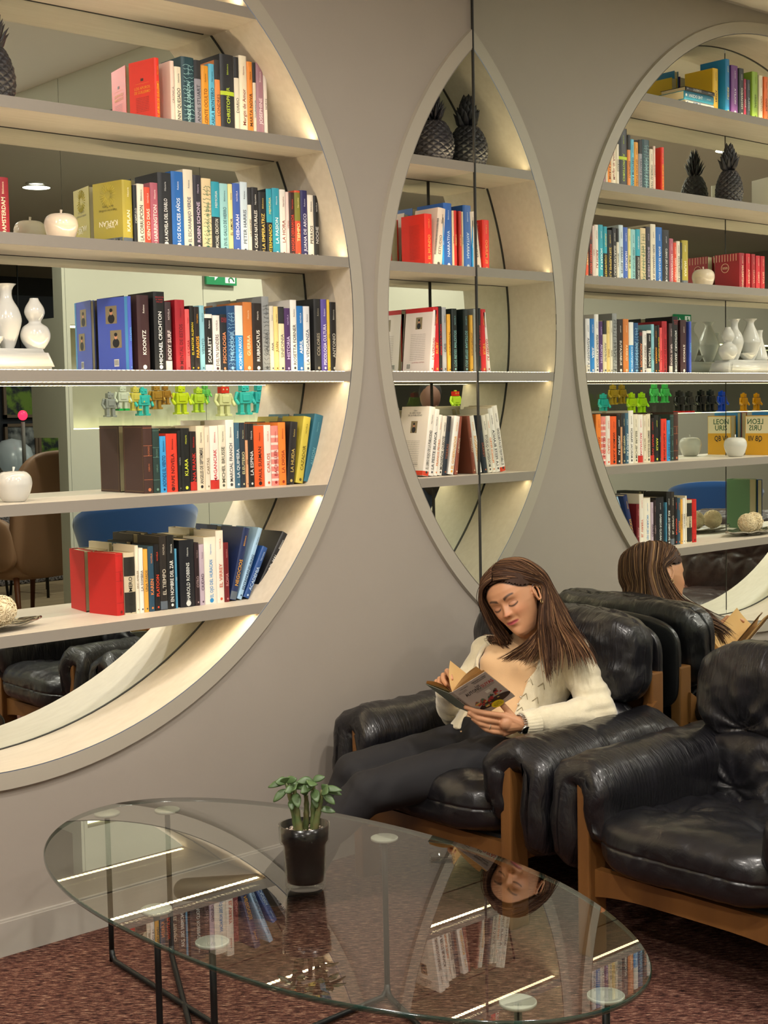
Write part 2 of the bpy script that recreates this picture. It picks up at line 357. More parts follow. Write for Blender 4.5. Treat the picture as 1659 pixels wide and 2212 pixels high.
BOOKS = {
 's1': (0.118, [
  (-1.2769, 0.0193, 0.208, 0, 'e0301c', 'f0b020', 'LOS APUROS DE GUILLERMO', 'face'),
  (-1.2194, 0.0154, 0.207, 0, 'e8cfc4', '606060', 'CRONICA', 'plain'),
  (-1.204, 0.0258, 0.192, 0, 'e6dcc8', '333333', 'JENNY QUESADO', 'plain'),
  (-1.1782, 0.0487, 0.227, 0, '1d3f4a', 'a8d4d8', 'DONDE EL CORAZON', 'pattern'),
  (-1.1295, 0.0264, 0.223, 0, '8e8c98', '202030', 'ANNE STUART', 'bandtop'),
  (-1.1031, 0.0284, 0.21, 0, 'e09a28', '704010', 'AGENTE OCULTO', 'plain'),
  (-1.0747, 0.0232, 0.219, 0, '5cb4d8', '204060', 'CARLA MONTERO', 'plain'),
  (-1.0515, 0.0216, 0.234, 0, 'e08a48', '201a18', 'LONDRES', 'bandtop'),
  (-1.0299, 0.0546, 0.257, 0, '22242a', 'b8d040', 'CHRISTOPHER', 'tab'),
  (-0.9753, 0.0202, 0.255, 0, 'e4dccc', '222222', 'DIARIO', 'bandtop'),
  (-0.955, 0.0315, 0.263, 0, 'ece2cc', '8a4030', 'Margin de Amor', 'plain'),
  (-0.9235, 0.0224, 0.248, 0, 'e89038', '503010', 'MARTA NOVA', 'plain'),
  (-0.9011, 0.0131, 0.248, 0, 'd8d0c0', '2a6098', 'TOLERANCIA', 'bandtop'),
  (-0.888, 0.0302, 0.25, 0, 'a07888', 'e8d8e0', 'JOSEPHINE', 'plain'),
  (-0.8578, 0.0152, 0.241, 0, 'ddd4cc', '555555', 'NORTE', 'plain'),
 ]),
 's2': (0.1, [
  (-1.4181, 0.0392, 0.196, 0, 'a89a38', 'f0ead0', 'KAPLAN', 'photobot'),
  (-1.3789, 0.0136, 0.184, 0, '1e2226', 'd8d8d0', 'CAPITULO', 'plain'),
  (-1.3653, 0.0264, 0.189, 0, 'e8dccb', '222222', 'LA CORRUPCION', 'plain'),
  (-1.3389, 0.0216, 0.181, 0, 'd84a30', 'f4d8c8', 'CIENTO DIAS', 'plain'),
  (-1.3173, 0.0285, 0.197, 0, 'a8586a', 'f0dcd8', 'HARRINGTON', 'plain'),
  (-1.2888, 0.0492, 0.231, 0, '202228', 'e0e0e0', 'LA NOVELA DEL DIABLO', 'plain'),
  (-1.2396, 0.0447, 0.239, 0, '1c62b0', 'eef4fa', 'LOS DULCES AÑOS', 'plain'),
  (-1.1949, 0.0365, 0.249, 0, 'e2d8c4', '33405a', 'EL ESCARABAJO VERDE', 'mid'),
  (-1.1584, 0.0316, 0.235, 0, '2a2834', 'c8b8d0', 'ROBIN SCHONE', 'plain'),
  (-1.1268, 0.0373, 0.228, 0, 'e0caa0', '2a6a50', 'Por Capricho de Dios', 'pattern'),
  (-1.0895, 0.0323, 0.221, 0, '1e2022', 'e8e8e0', 'MICHAEL CRICHTON', 'bandteal'),
  (-1.0572, 0.0326, 0.218, 0, '98ccd0', '2a5060', 'EN EL GALLO DE HIERRO', 'plain'),
  (-1.0246, 0.0182, 0.219, 0, 'ecdc98', '404040', 'EL AMOR', 'plain'),
  (-1.0063, 0.0294, 0.223, 0, '3a5cb0', 'f0e8f4', 'DEBORAH', 'plain'),
  (-0.9769, 0.0297, 0.23, 0, 'c8d8e4', '404858', 'PETER HARRIS', 'mid'),
  (-0.9473, 0.0149, 0.215, 0, 'e4dccc', '181818', 'LA SANGRE', 'bandtop'),
  (-0.9324, 0.0282, 0.217, 0, '201e22', 'e6e2da', 'CAUSAS NATURALES', 'plain'),
  (-0.9042, 0.0312, 0.205, 0, '1a1a1c', 'e0c060', 'LA EMPERATRIZ', 'plain'),
  (-0.872, 0.0248, 0.217, 0, '181c20', 'f0d040', 'TERMINADO', 'bandteal'),
  (-0.8472, 0.0308, 0.222, 0, '2896b0', 'e8f4f4', 'LA PASION', 'plain'),
  (-0.8164, 0.0252, 0.22, 0, 'e6e0d8', '8a3030', 'LA HORA', 'plain'),
  (-0.7912, 0.0136, 0.214, 0, 'e0c8c4', '803030', 'VIDAS', 'plain'),
  (-0.7776, 0.0235, 0.214, 0, '3a2424', 'd84830', 'SANGRE DERRAMADA', 'plain'),
  (-0.7541, 0.0257, 0.222, 0, 'd05030', 'f0e0a0', 'TIEMPO', 'bandolive'),
  (-0.7284, 0.0298, 0.225, 0, '2c2c60', 'd8d8e8', 'JUANA DE ARCO', 'plain'),
  (-0.6986, 0.0261, 0.212, 0, 'e8e2d6', '202020', 'PERROS', 'plain'),
  (-0.6725, 0.0222, 0.212, 0, '1c1c1e', 'c0c0c0', 'NOCHE', 'plain'),
 ]),
 's3': (0.085, [
  (-1.42, 0.0139, 0.226, 0, '4458b8', '70b8e8', 'ESTAMPA', 'facephotos'),
  (-1.3872, 0.043, 0.231, 0, '3a2024', 'f0ece4', 'KOONTZ', 'plain'),
  (-1.3275, 0.0404, 0.244, 0, '17181b', 'f2f2ee', 'MICHAEL CRICHTON', 'redtop'),
  (-1.2871, 0.0238, 0.214, 0, '3c2c30', 'e0d0d0', 'BODY SURF', 'whitebot'),
  (-1.2496, 0.0362, 0.222, 0, 'a01c28', '5a0e16', 'MENTAL DE ESTOS', 'plain'),
  (-1.2134, 0.0174, 0.194, 0, 'e85a5c', '701818', 'LA CASA', 'plain'),
  (-1.196, 0.0157, 0.205, 0, '1b1a1a', 'f0d830', 'EL PASTOR ALEMAN', 'plain'),
  (-1.1803, 0.0211, 0.202, 0, '221a1a', 'f0a028', 'PARAISOS', 'plain'),
  (-1.1592, 0.0194, 0.207, 0, '88c0d0', '406878', 'VIENTO', 'plain'),
  (-1.1398, 0.0303, 0.181, 0, '1a1a1a', 'f4f4f0', 'SCARLETT', 'whiteends'),
  (-1.1095, 0.0287, 0.178, 0, 'e6e2de', '44242a', 'EVELYN SANDERS', 'plain'),
  (-1.0808, 0.0271, 0.182, 0, '1c2028', 'e89060', 'PSICOLOGIA', 'redtop'),
  (-1.0536, 0.0329, 0.21, 0, '1e4a78', '98c8e8', 'THEODORE', 'pattern'),
  (-1.0208, 0.0313, 0.212, 0, '2a8ad0', 'f0f6fa', 'COMENTARIOS', 'whitetop'),
  (-0.9894, 0.0372, 0.224, 0, 'c87838', 'f0d8b0', 'GUERRA', 'plain'),
  (-0.9522, 0.0395, 0.222, 0, '241c1a', 'f2ece4', 'RUBRICATUS', 'plain'),
  (-0.9127, 0.0304, 0.245, 0, '8c9092', '484c4e', 'GALAXIA', 'pattern'),
  (-0.8823, 0.0172, 0.215, 0, 'ddd6c4', '505050', 'ANA', 'plain'),
  (-0.865, 0.0192, 0.214, 0, 'e8cf88', '806020', 'JUAN', 'plain'),
  (-0.8458, 0.0252, 0.214, 0, 'e0d6b0', '1a2a4a', 'SINFONIA', 'bandtop'),
  (-0.8206, 0.0253, 0.21, 0, '482a60', 'c8b8e0', 'HISTORIA', 'plain'),
  (-0.7953, 0.0275, 0.238, 0, 'e8e6e2', '333333', 'ROSETTA FORNER', 'plain'),
  (-0.7678, 0.0277, 0.219, 0, '1e70b8', 'f2f2f2', 'ABRIL', 'plain'),
  (-0.7401, 0.0279, 0.219, 0, 'dcdce0', '36465c', 'LA VENGANZA', 'whitebot'),
  (-0.6941, 0.0303, 0.245, 0, '202124', 'a09888', 'COLORES', 'plain'),
  (-0.6638, 0.0265, 0.245, 0, '5c50a0', 'e8e4f4', 'PSICOLOGIA CULTURA', 'plain'),
  (-0.6373, 0.0123, 0.244, 0, 'd8b840', '404020', 'SOL', 'plain'),
  (-0.625, 0.0288, 0.237, 0, '19191b', 'b8b8b0', 'ANTONIO', 'plain'),
 ]),
 's4': (0.112, [
  (-1.3626, 0.0336, 0.211, 0, '3c241e', 'c07048', 'ALFONSO', 'leather'),
  (-1.3289, 0.0255, 0.201, 0, '1e3632', '6a9080', 'ROSAS', 'leather'),
  (-1.3035, 0.0239, 0.176, 0, '3a9ad8', '0c2a60', 'ADONDE EL VIENTO', 'plain'),
  (-1.2795, 0.0414, 0.183, 0, 'd83c28', '501008', 'PAPE NOVELA', 'plain'),
  (-1.2372, 0.0122, 0.192, 0, '1a1a1c', '888888', 'NORA', 'plain'),
  (-1.2242, 0.0333, 0.199, 0, '181a1a', 'd8e040', 'KLARA', 'dotbot'),
  (-1.1909, 0.0248, 0.188, 0, '201818', 'c83028', 'ANA FRANK', 'redbot'),
  (-1.1661, 0.0321, 0.205, 0, 'e2d6bc', '28282a', 'ANGELES DE SEPTIEMBRE', 'plain'),
  (-1.134, 0.0198, 0.2, 0, 'e0d4c0', '8a7a60', 'CARTAS', 'plain'),
  (-1.1142, 0.0344, 0.204, 0, 'ece6dc', 'c83040', 'MAGANCIAK', 'redbot'),
  (-1.0798, 0.0292, 0.206, 0, 'e4dcc8', '505040', 'MICHEL BRUSSE', 'plain'),
  (-1.0506, 0.0332, 0.222, 0, 'eae6de', '444444', 'MARCIAL FRANCH', 'plain'),
  (-1.0174, 0.0223, 0.212, 0, '3a6078', 'd8e0e4', 'LA QUIMERA', 'plain'),
  (-0.9951, 0.0206, 0.212, 0, '28303a', 'd8d0a0', 'ELEUTERIO', 'plain'),
  (-0.9745, 0.0113, 0.209, 0, 'd8a078', '201818', 'DOS', 'bandtop'),
  (-0.9632, 0.0246, 0.208, 0, '1c1c1e', 'e0e0e0', 'LA ESPINA', 'plain'),
  (-0.9387, 0.0419, 0.2, 0, 'e05a24', '301008', 'PAUL SUSMAN', 'plain'),
  (-0.8967, 0.0289, 0.202, 0, 'e6e0d6', 'd05030', 'CARLOS', 'plain'),
  (-0.8678, 0.0311, 0.199, 0, 'e08880', 'a02020', 'BACHILLER', 'check'),
  (-0.8368, 0.0313, 0.21, 0, 'e88434', 'a03010', 'LA DIOSA', 'plain'),
  (-0.8054, 0.0316, 0.21, 6.1, '222024', 'c8b060', 'LA HUIDA', 'plain'),
  (-0.7678, 0.032, 0.227, 10.8, 'c8b848', '58501a', 'CAZADOR', 'plain'),
  (-0.7319, 0.0384, 0.234, 13.6, '2c6880', '68a0b0', 'ALISON', 'plain'),
 ]),
 's5': (0.105, [
  (-1.4798, 0.0294, 0.191, 0, 'b81c18', '70100c', 'ATLAS', 'leather'),
  (-1.4504, 0.0396, 0.19, 0, 'c8bca0', '1a1a18', 'F. ROMERO', 'checkbands'),
  (-1.4107, 0.0133, 0.21, 0, 'e4dcc8', '806848', 'ERIC AMBLER', 'plain'),
  (-1.3974, 0.0167, 0.201, 0, 'e8e4dc', '30303a', 'LA SOMBRA', 'plain'),
  (-1.3807, 0.0168, 0.196, 0, 'e0a848', '304048', 'UNA TARDE', 'plain'),
  (-1.3638, 0.022, 0.203, 0, '2a4a60', 'e08840', 'KAREN', 'plain'),
  (-1.3419, 0.0204, 0.208, 0, '16161a', 'e04828', 'PLATOON', 'plain'),
  (-1.3214, 0.0274, 0.232, 0, '2a2624', 'c8c0b0', 'EL TIEMPO', 'photobot'),
  (-1.294, 0.0285, 0.233, 0, '18191b', 'e8e8e4', 'EN NOMBRE DEL ZAR', 'plain'),
  (-1.2655, 0.0078, 0.189, 0, '4a8cb0', 'd0e0e8', 'MAR', 'plain'),
  (-1.2472, 0.0563, 0.214, 0, '191b22', 'd8dcd8', 'HAROLD ROBBINS', 'plain'),
  (-1.1909, 0.0178, 0.202, 0, '2a1c20', 'a89090', 'OTRO', 'plain'),
  (-1.1731, 0.0197, 0.195, 0, 'b8a8b8', '4a3848', 'CIUDAD', 'plain'),
  (-1.1534, 0.047, 0.216, 0, 'e8e2d4', '2a88c8', 'EL OJO DEL HURACAN', 'plain'),
  (-1.1064, 0.0292, 0.234, 0, 'e4ded2', 'c05030', 'EL VIRREY', 'plain'),
  (-1.0772, 0.0202, 0.193, 0, '6a1a20', 'c08080', 'ROMA', 'plain'),
  (-1.057, 0.0259, 0.24, 15.2, '1c2c58', 'd8a030', 'NEGOCIOS', 'photobot'),
  (-1.0273, 0.0187, 0.245, 22.4, '98bcdc', '1a3050', 'ENTREPRENEURING', 'plain'),
  (-1.0012, 0.0226, 0.181, 27.5, '1e4888', 'b8d0e8', 'ACADEMIA', 'plain'),
  (-0.9578, 0.0286, 0.234, 32.0, '1a1b1f', 'd0d0d0', 'EL PODER DEL MAL', 'plain'),
 ]),
 'c2': (0.09, [
  (-0.1668, 0.037, 0.19, 0, 'e02a1c', 'e8a050', 'EL MUNDO', 'plain'),
  (-0.1251, 0.0421, 0.214, 7.6, 'e6d4c4', '605850', 'ESTUDIO', 'spiral'),
  (-0.0806, 0.0094, 0.182, 0, '2a9ae0', 'e8f4fa', 'AZUL', 'plain'),
  (-0.0712, 0.0427, 0.236, 0, '2a60b0', 'd0e0f4', 'NARRATIVA', 'plain'),
  (-0.0285, 0.0096, 0.211, 0, 'e4caa4', '202020', 'BLANCO', 'plain'),
  (-0.0189, 0.0144, 0.212, 0, 'c82820', 'e8c080', 'MONICA', 'plain'),
 ]),
 'c3': (0.085, [
  (-0.16, 0.021, 0.225, 6.1, 'e6dcd8', 'a03030', 'LA VERDAD', 'faceportrait'),
  (-0.1367, 0.0281, 0.237, 0, 'c01c24', 'e0a040', 'RUBY', 'plain'),
  (-0.1086, 0.0141, 0.24, 0, '18181a', 'd82830', 'DEJAME QUE TE CUENTE', 'plain'),
  (-0.0921, 0.0213, 0.237, 0, 'a0a4a8', '303030', 'GRIS', 'plain'),
  (-0.066, 0.0167, 0.213, 0, 'e0a838', '503010', 'INSTRUMENTAL', 'plain'),
  (-0.0421, 0.0264, 0.234, 0, '16201f', '78a8a8', 'LOS REYES MALDITOS', 'plain'),
 ]),
 'c4': (0.07, [
  (-0.2182, 0.03, 0.253, 9.8, 'eae4da', '333333', 'EL LIBRO ROJO DE LA PUBLICIDAD', 'faceportraitred'),
  (-0.1882, 0.0256, 0.244, 9.0, 'e8e4dc', '3a3a3c', 'LA PESTE BLANCA', 'plain'),
  (-0.1626, 0.0187, 0.223, 8.6, 'ece6da', 'd87828', 'FRANCIS PEYRO', 'plain'),
  (-0.1438, 0.0235, 0.218, 8.8, 'e4ded0', '2a2a2a', 'MONSEÑOR QUIJOTE', 'plain'),
  (-0.1179, 0.0213, 0.217, 8.2, '28303a', 'a86040', 'TIERRAS', 'bandtop'),
  (-0.0895, 0.0287, 0.217, 10.7, 'ece8e0', 'e0a020', 'EL GOBERNADOR', 'plain'),
  (-0.0561, 0.0168, 0.216, 7.7, '8a4a38', 'e0d0b0', 'CUENTOS', 'plain'),
 ]),
}
# ------------------------------------------------------------------ books
PAPER = mat('page_paper', 'd8c8a8', .9, bump=(400, .5, .0005, (1, 1, .02)))
CN = {}
def colour_word(h):
    r, g, b = [int(h[i:i + 2], 16) / 255 for i in (0, 2, 4)]
    mx, mn = max(r, g, b), min(r, g, b); d = mx - mn
    if d < .09:
        return 'black' if mx < .22 else 'dark grey' if mx < .42 else 'grey' if mx < .72 else 'white'
    if mx < .2: return 'black'
    hh = (60 * ((g - b) / d) if mx == r else 60 * ((b - r) / d) + 120 if mx == g else 60 * ((r - g) / d) + 240) % 360
    s = d / mx
    if s < .22 and mx > .75: return 'cream' if 15 < hh < 70 else 'pale blue' if 150 < hh < 260 else 'pale pink'
    if hh < 12 or hh > 340: w = 'red' if s > .5 else 'mauve'
    elif hh < 42: w = 'orange' if s > .6 and mx > .7 else 'tan' if mx > .6 else 'brown'
    elif hh < 70: w = 'yellow' if mx > .75 else 'olive'
    elif hh < 165: w = 'green'
    elif hh < 200: w = 'teal'
    elif hh < 252: w = 'blue'
    else: w = 'purple'
    if mx < .42 and w not in ('brown', 'olive'): w = 'dark ' + w
    elif s < .45 and mx > .6 and w not in ('tan', 'mauve', 'yellow'): w = 'light ' + w
    return w
STYLE_WORD = {'photobot': ' with a picture', 'bandtop': ' with a contrasting top band', 'pattern': ' patterned', 'tab': ' with a lime tab', 'bandteal': ' with a teal upper half',
              'bandolive': ' with an olive top half', 'redtop': ' with red lettering on top', 'whitebot': ' with a pale foot', 'whiteends': ' with white ends', 'whitetop': ' with a white top half',
              'leather': ' clothbound', 'redbot': ' with a red foot', 'dotbot': ' with a yellow dot', 'check': ' chequered', 'checkbands': ' with dark lattice bands', 'mid': ' with a small emblem',
              'face': ' titled in yellow', 'facephotos': ' with two photos on its back', 'faceportrait': ' with a portrait on its back', 'faceportraitred': ' with a portrait and red foot', 'spiral': ' with a spiral edge'}
_used = set()
def uniq(lbl):
    return lbl
def book_mesh(w, h, dp, col, tcol, title, style, rnd, up=True):
    """cover as a shell open at the back, spine facing -y; origin bottom centre of the spine"""
    c = .0016 if w > .012 else .0012
    mats = [C(col, .42 if style != 'leather' else .6), PAPER, C(tcol, .5)]
    acc = {'bandtop': '26262a' if colour_word(col) not in ('black',) else 'c0b8a8', 'bandteal': '2a98b0', 'bandolive': '7a7a30', 'redtop': 'c03038', 'whitebot': 'ddd6ca', 'whiteends': 'eae6de',
           'whitetop': 'e8e8e4', 'redbot': 'c02a20', 'tab': 'b4cc30', 'photobot': '5a6470', 'dotbot': 'd8c830', 'faceportraitred': 'd04020', 'checkbands': '24241f', 'check': 'e8d0c8', 'facephotos': '4a90c8', 'face': 'f0a030'}.get(style, tcol)
    mats.append(C(acc, .5))
    m = MB(); x0, x1 = -w / 2, w / 2; r = min(w * .28, .004)
    # cover: two boards and a gently rounded spine
    m.box(x0, x0 + c, r, dp, 0, h, 0); m.box(x1 - c, x1, r, dp, 0, h, 0)
    sp = [(x0, r), (x0 + w * .12, r * .3), (x0 + w * .3, 0), (x1 - w * .3, 0), (x1 - w * .12, r * .3), (x1, r)]
    inn = [(x0 + c, r + c), (x1 - c, r + c)]
    vs = [(x, y, z) for z in (0, h) for x, y in sp]; n = len(sp)
    m.add(vs, [(i, i + 1, n + i + 1, n + i) for i in range(n - 1)], 0, True)
    m.add([(x, y, z) for z in (0, h) for x, y in sp + inn[::-1]], [tuple(range(7, -1, -1)), tuple(range(8, 16))], 0)
    e = -.0004
    def band(z0, z1, mi=3):
        m.add([(x, y + (e if 0 < i < n - 1 else 0), z) for z in (z0, z1) for i, (x, y) in enumerate(sp)], [(i, i + 1, n + i + 1, n + i) for i in range(n - 1)], mi, True)
    tz = h * .5; tl = h * .62
    if style == 'bandtop': band(h * .74, h * .999)
    if style == 'bandteal': band(h * .5, h * .999)
    if style == 'bandolive': band(h * .55, h * .97)
    if style == 'whitetop': band(h * .55, h * .999)
    if style in ('redbot', 'whitebot'): band(.001, h * .15)
    if style == 'whiteends': band(.001, h * .12); band(h * .93, h * .999)
    if style == 'leather': band(h * .70, h * .705, 2); band(h * .55, h * .555, 2); band(h * .2, h * .205, 2); band(h * .96, h * .965, 2)
    if style == 'check':
        for k in range(7): band(h * (.08 + .12 * k), h * (.12 + .12 * k))
    if style == 'checkbands': band(h * .03, h * .36); band(h * .62, h * .93)
    if style == 'faceportraitred': band(.001, h * .07)
    if style in ('photobot',): band(.002, h * .12)
    if style == 'tab': band(h * .5, h * .55)
    M = Matrix(((0, 0, -1, 0), (0, 0, 0, 0), (0, 0, 0, 0), (0, 0, 0, 1)))
    dirn = 1 if up else -1
    # text on the spine: reading upwards, facing -y
    def spine(txt, zc, size, maxw, bold=False, mi=2):
        Mx = frame((0, e * 1.6, zc), (0, 0, dirn), (-dirn, 0, 0))
        put_text(m, txt, size, Mx, mi, maxw, bold)
    dark = 2
    ts = min(w * .52, .012)
    if style == 'bandtop': spine(title, h * .40, ts, h * .55)
    elif style in ('bandteal',): spine(title, h * .27, ts, h * .4); spine('MEMORIA', h * .75, ts * .7, h * .3)
    elif style == 'whitetop': spine(title, h * .3, ts, h * .45)
    elif style == 'redtop': spine(title, h * .42, ts, h * .66, True); [put_text(m, t_, ts * .32, frame((0, e * 1.6, h * z_), (1, 0, 0), (0, 0, 1)), 3, w * .8) for t_, z_ in (('RESCATE EN', .93), ('EL TIEMPO', .90), ('1999-1357', .87))]
    elif style == 'leather': spine(title, h * .62, ts * .5, h * .14); spine('OBRAS', h * .38, ts * .45, h * .2)
    elif title:
        big = w > .016
        spine(title, h * (.38 if big else .5), ts, h * (.56 if len(title) > 7 else .4), big)
        if big: spine(rnd.choice(['NOVELA', 'Narrativa', 'Biblioteca', 'Relatos', 'Historia']), h * .82, ts * .5, h * .22)
    # publisher mark near the foot
    if w > .01 and style not in ('redbot', 'whiteends', 'photobot'):
        s_ = w * .17; z_ = h * .055
        m.add([(s_ * math.cos(a), e * 1.6, z_ + s_ * math.sin(a)) for a in [i * PI / 4 for i in range(8)]], [tuple(range(8))], 2)
    if style == 'pattern':
        for k in range(16):
            z_ = h * (.06 + .055 * k); wv = w * .38; pts = [(-wv + 2 * wv * q / 6 + rnd.uniform(-.002, .002), e, z_ + rnd.uniform(-.004, .004)) for q in range(7)]
            m.tube(pts, .0007, 4, 2)
    # left face (towards -x)
    L = lambda y, z: (x0 - .0004, y, z)
    def fq(y0_, y1_, z0_, z1_, mi): m.add([L(y0_, z0_), L(y1_, z0_), L(y1_, z1_), L(y0_, z1_)], [(0, 3, 2, 1)], mi)
    def ft(txt, yc, zc, size, mi, maxw, bold=False, flip=False):
        s_ = -1 if flip else 1
        put_text(m, txt, size, frame((x0 - .0007, yc, zc), (0, -s_, 0), (0, 0, s_)), mi, maxw, bold)
    if style == 'face':
        ft('LOS APUROS', dp * .5, h * .60, .0085, 3, dp * .6, True); ft('DE GUILLERMO', dp * .5, h * .54, .0085, 3, dp * .6, True)
        for k in range(9): ft('Las aventuras de un chico y su banda en el pueblo'[k:k + 36], dp * .5, h * (.46 - .025 * k), .0028, 2 if 0 else 4, dp * .5)
        fq(dp * .25, dp * .75, h * .665, h * .668, 3); fq(dp * .45, dp * .56, h * .70, h * .74, 4)
        mats.append(C('401010', .5))
    if style == 'photobot' and title == 'KAPLAN':
        ft('Robert D.', dp * .45, h * .30, .007, 2, dp * .5, True, True); ft('KAPLAN', dp * .5, h * .36, .016, 2, dp * .62, True, True)
        ft('Viaje a los confines', dp * .5, h * .56, .0075, 4, dp * .62, False, True); ft('de la Tierra', dp * .5, h * .62, .0075, 4, dp * .5, False, True)
        fq(0.006, dp, 0.001, h * .13, 3)
        for k in range(26): y_ = dp * rnd.uniform(.05, .93); fq(y_, y_ + rnd.uniform(.002, .008), h * rnd.uniform(.0, .05) + .001, h * rnd.uniform(.07, .125), rnd.choice((4, 2)))
        mats.append(C('4a4420', .5))
        for a in range(24):
            q = a * PI / 12; m.tube([L(dp * .5 + .012 * math.cos(q), h * .8 + .012 * math.sin(q)), L(dp * .5 + .035 * math.cos(q), h * .8 + .035 * math.sin(q))], .0012, 4, 5)
        mats.append(C('b8aa48', .5))
    if style in ('facephotos', 'faceportrait', 'faceportraitred'):
        mats.extend([C('8a7c60', .5), C('1a1a20', .5), C('d09070', .5), C('f0eee8', .5)])
        def portrait(yc, zc, a, b):
            fq(yc - a, yc + a, zc - b, zc + b, 4)
            def disc(cy, cz, ry, rz, mi, off): m.add([(x0 - off, cy + ry * math.cos(t), cz + rz * math.sin(t)) for t in [i * PI / 8 for i in range(16)]], [tuple(range(16))], mi)
            disc(yc, zc - b * .45, a * .6, b * .52, 5, .0006); disc(yc, zc + b * .32, a * .26, b * .36, 6, .0008); disc(yc, zc + b * .5, a * .28, b * .22, 5, .001)
        def barcode(yc, zc):
            fq(yc - .011, yc + .011, zc - .011, zc + .011, 7)
            for k in range(12): y_ = yc - .009 + .0016 * k; m.add([(x0 - .0007, y_, zc - .008), (x0 - .0007, y_ + (.0005 if k % 3 else .001), zc - .008), (x0 - .0007, y_ + (.0005 if k % 3 else .001), zc + .009), (x0 - .0007, y_, zc + .009)], [(0, 3, 2, 1)], 5)
        if style == 'facephotos':
            portrait(dp * .55, h * .77, .026, .027); portrait(dp * .42, h * .44, .026, .027); barcode(dp * .42, h * .12); fq(0.004, dp * .12, 0.001, h * .999, 3)
        else:
            portrait(dp * .5, h * (.80 if style == 'faceportrait' else .70), .017, .022)
            if style == 'faceportraitred':
                ft('Libro', dp * .5, h * .94, .006, 5, dp * .3); ft('EL LIBRO ROJO', dp * .5, h * .905, .006, 5, dp * .6); ft('DE LA PUBLICIDAD', dp * .5, h * .87, .006, 5, dp * .6)
                fq(.004, dp, .001, h * .07, 3)
            for k in range(15): ft('una historia sobre la verdad y el tiempo que pasa entre todos ellos'[k % 9:k % 9 + 52], dp * .5, h * (.62 if style == 'faceportrait' else .5) - .0066 * k, .0026, 5, dp * .72)
            ft('LA HISTORIA CONTINUA', dp * .45, h * .16, .004, 2, dp * .6); barcode(dp * .8, h * .1)
    if title == 'EL MUNDO':
        for k in range(24): ft('un relato de viajes por los mares del norte y del sur'[k % 7:k % 7 + 40], dp * .45, h * .8 - .0052 * k, .0024, 4, dp * .6)
        mats.append(C('601410', .5)); fq(dp * .72, dp * .95, .004, .02, 5); mats.append(C('e8dcc8', .5))
    if title == 'ALFONSO':
        mats.append(C('8a6a3a', .45)); yb, yt = .008, dp - .006
        for (a0_, a1_, b0, b1) in ((yb, yt, .006, .0068), (yb, yt, h - .0068, h - .006), (yb, yb + .0008, .006, h - .006), (yt - .0008, yt, .006, h - .006)): fq(a0_, a1_, b0, b1, 4)
    if style == 'spiral':
        for k in range(26): z_ = h * (.2 + .024 * k); m.box(x0 - .001, x0 + .004, -.0015, .004, z_, z_ + .0015, 4)
        mats.append(C('404040', .4))
    if title == 'EL LIBRO ROJO DE LA PUBLICIDAD':      # its far side shows in the mirrored corner
        mats.append(C('a02418', .5))
        put_text(m, 'LUIS BASSAT', .013, frame((x1 + .0006, dp * .5, h * .9), (0, 1, 0), (0, 0, 1)), 5, dp * .8, True)
        put_text(m, 'EL LIBRO ROJO', .012, frame((x1 + .0006, dp * .5, h * .24), (0, 1, 0), (0, 0, 1)), 5, dp * .8, True)
        put_text(m, 'DE LA PUBLICIDAD', .012, frame((x1 + .0006, dp * .5, h * .17), (0, 1, 0), (0, 0, 1)), 5, dp * .8, True)
        X = x1 + .0006; m.add([(X, dp * .2, h * .45), (X, dp * .5, h * .38), (X, dp * .85, h * .55), (X, dp * .5, h * .7)], [(0, 1, 2, 3)], 8)
    return m, mats
SHELF_NAME = {'s0': 'top shelf of the large niche', 's1': 'second shelf of the large niche', 's2': 'third shelf of the large niche', 's3': 'fourth shelf of the large niche',
              's4': 'fifth shelf of the large niche', 's5': 'bottom shelf of the large niche', 'c2': 'second shelf of the corner niche', 'c3': 'third shelf of the corner niche', 'c4': 'bottom shelf of the corner niche'}
SHORT = {k: v.replace(' shelf of the large niche', ' shelf').replace(' shelf of the corner niche', ' corner shelf') for k, v in SHELF_NAME.items()}
LABELS = set()
def label_for(desc, prev, k):
    SN = SHORT[k]
    l = '%s book beside the %s one, %s' % (desc, prev, SN) if prev else '%s book ending the row, %s' % (desc, SN)
    if l in LABELS: l = l.replace(' beside the ', ' standing right after the ')
    LABELS.add(l); return l
rnd = random.Random(7)
def add_book(x, y, z, w, h, dp, col, tcol, title, style, lean=0., label='', group='', up=True, rot=None):
    m, mats = book_mesh(w, h, dp, col, tcol, title, style, rnd, up)
    o = m.build('book', mats, None); tag(o, label, 'book', group)
    if rot is not None: o.matrix_world = rot
    else:
        o.location = (x + w / 2, y, z)
        if lean: a = math.radians(lean); o.rotation_euler = (0, a, 0); o.location = (x + w / 2 * math.cos(a) , y, z + w / 2 * math.sin(a) + .0004)
    pg = MB(); c = .002; pg.box(-w / 2 + c, w / 2 - c, .004, dp - .004, .003, h - .003); pg.build('page_block', PAPER, o)
    return o
HW = lambda h: 'tall ' if h > .222 else 'short ' if h < .19 else ''
WW = lambda w: 'thick ' if w > .042 else 'thin ' if w < .018 else ''
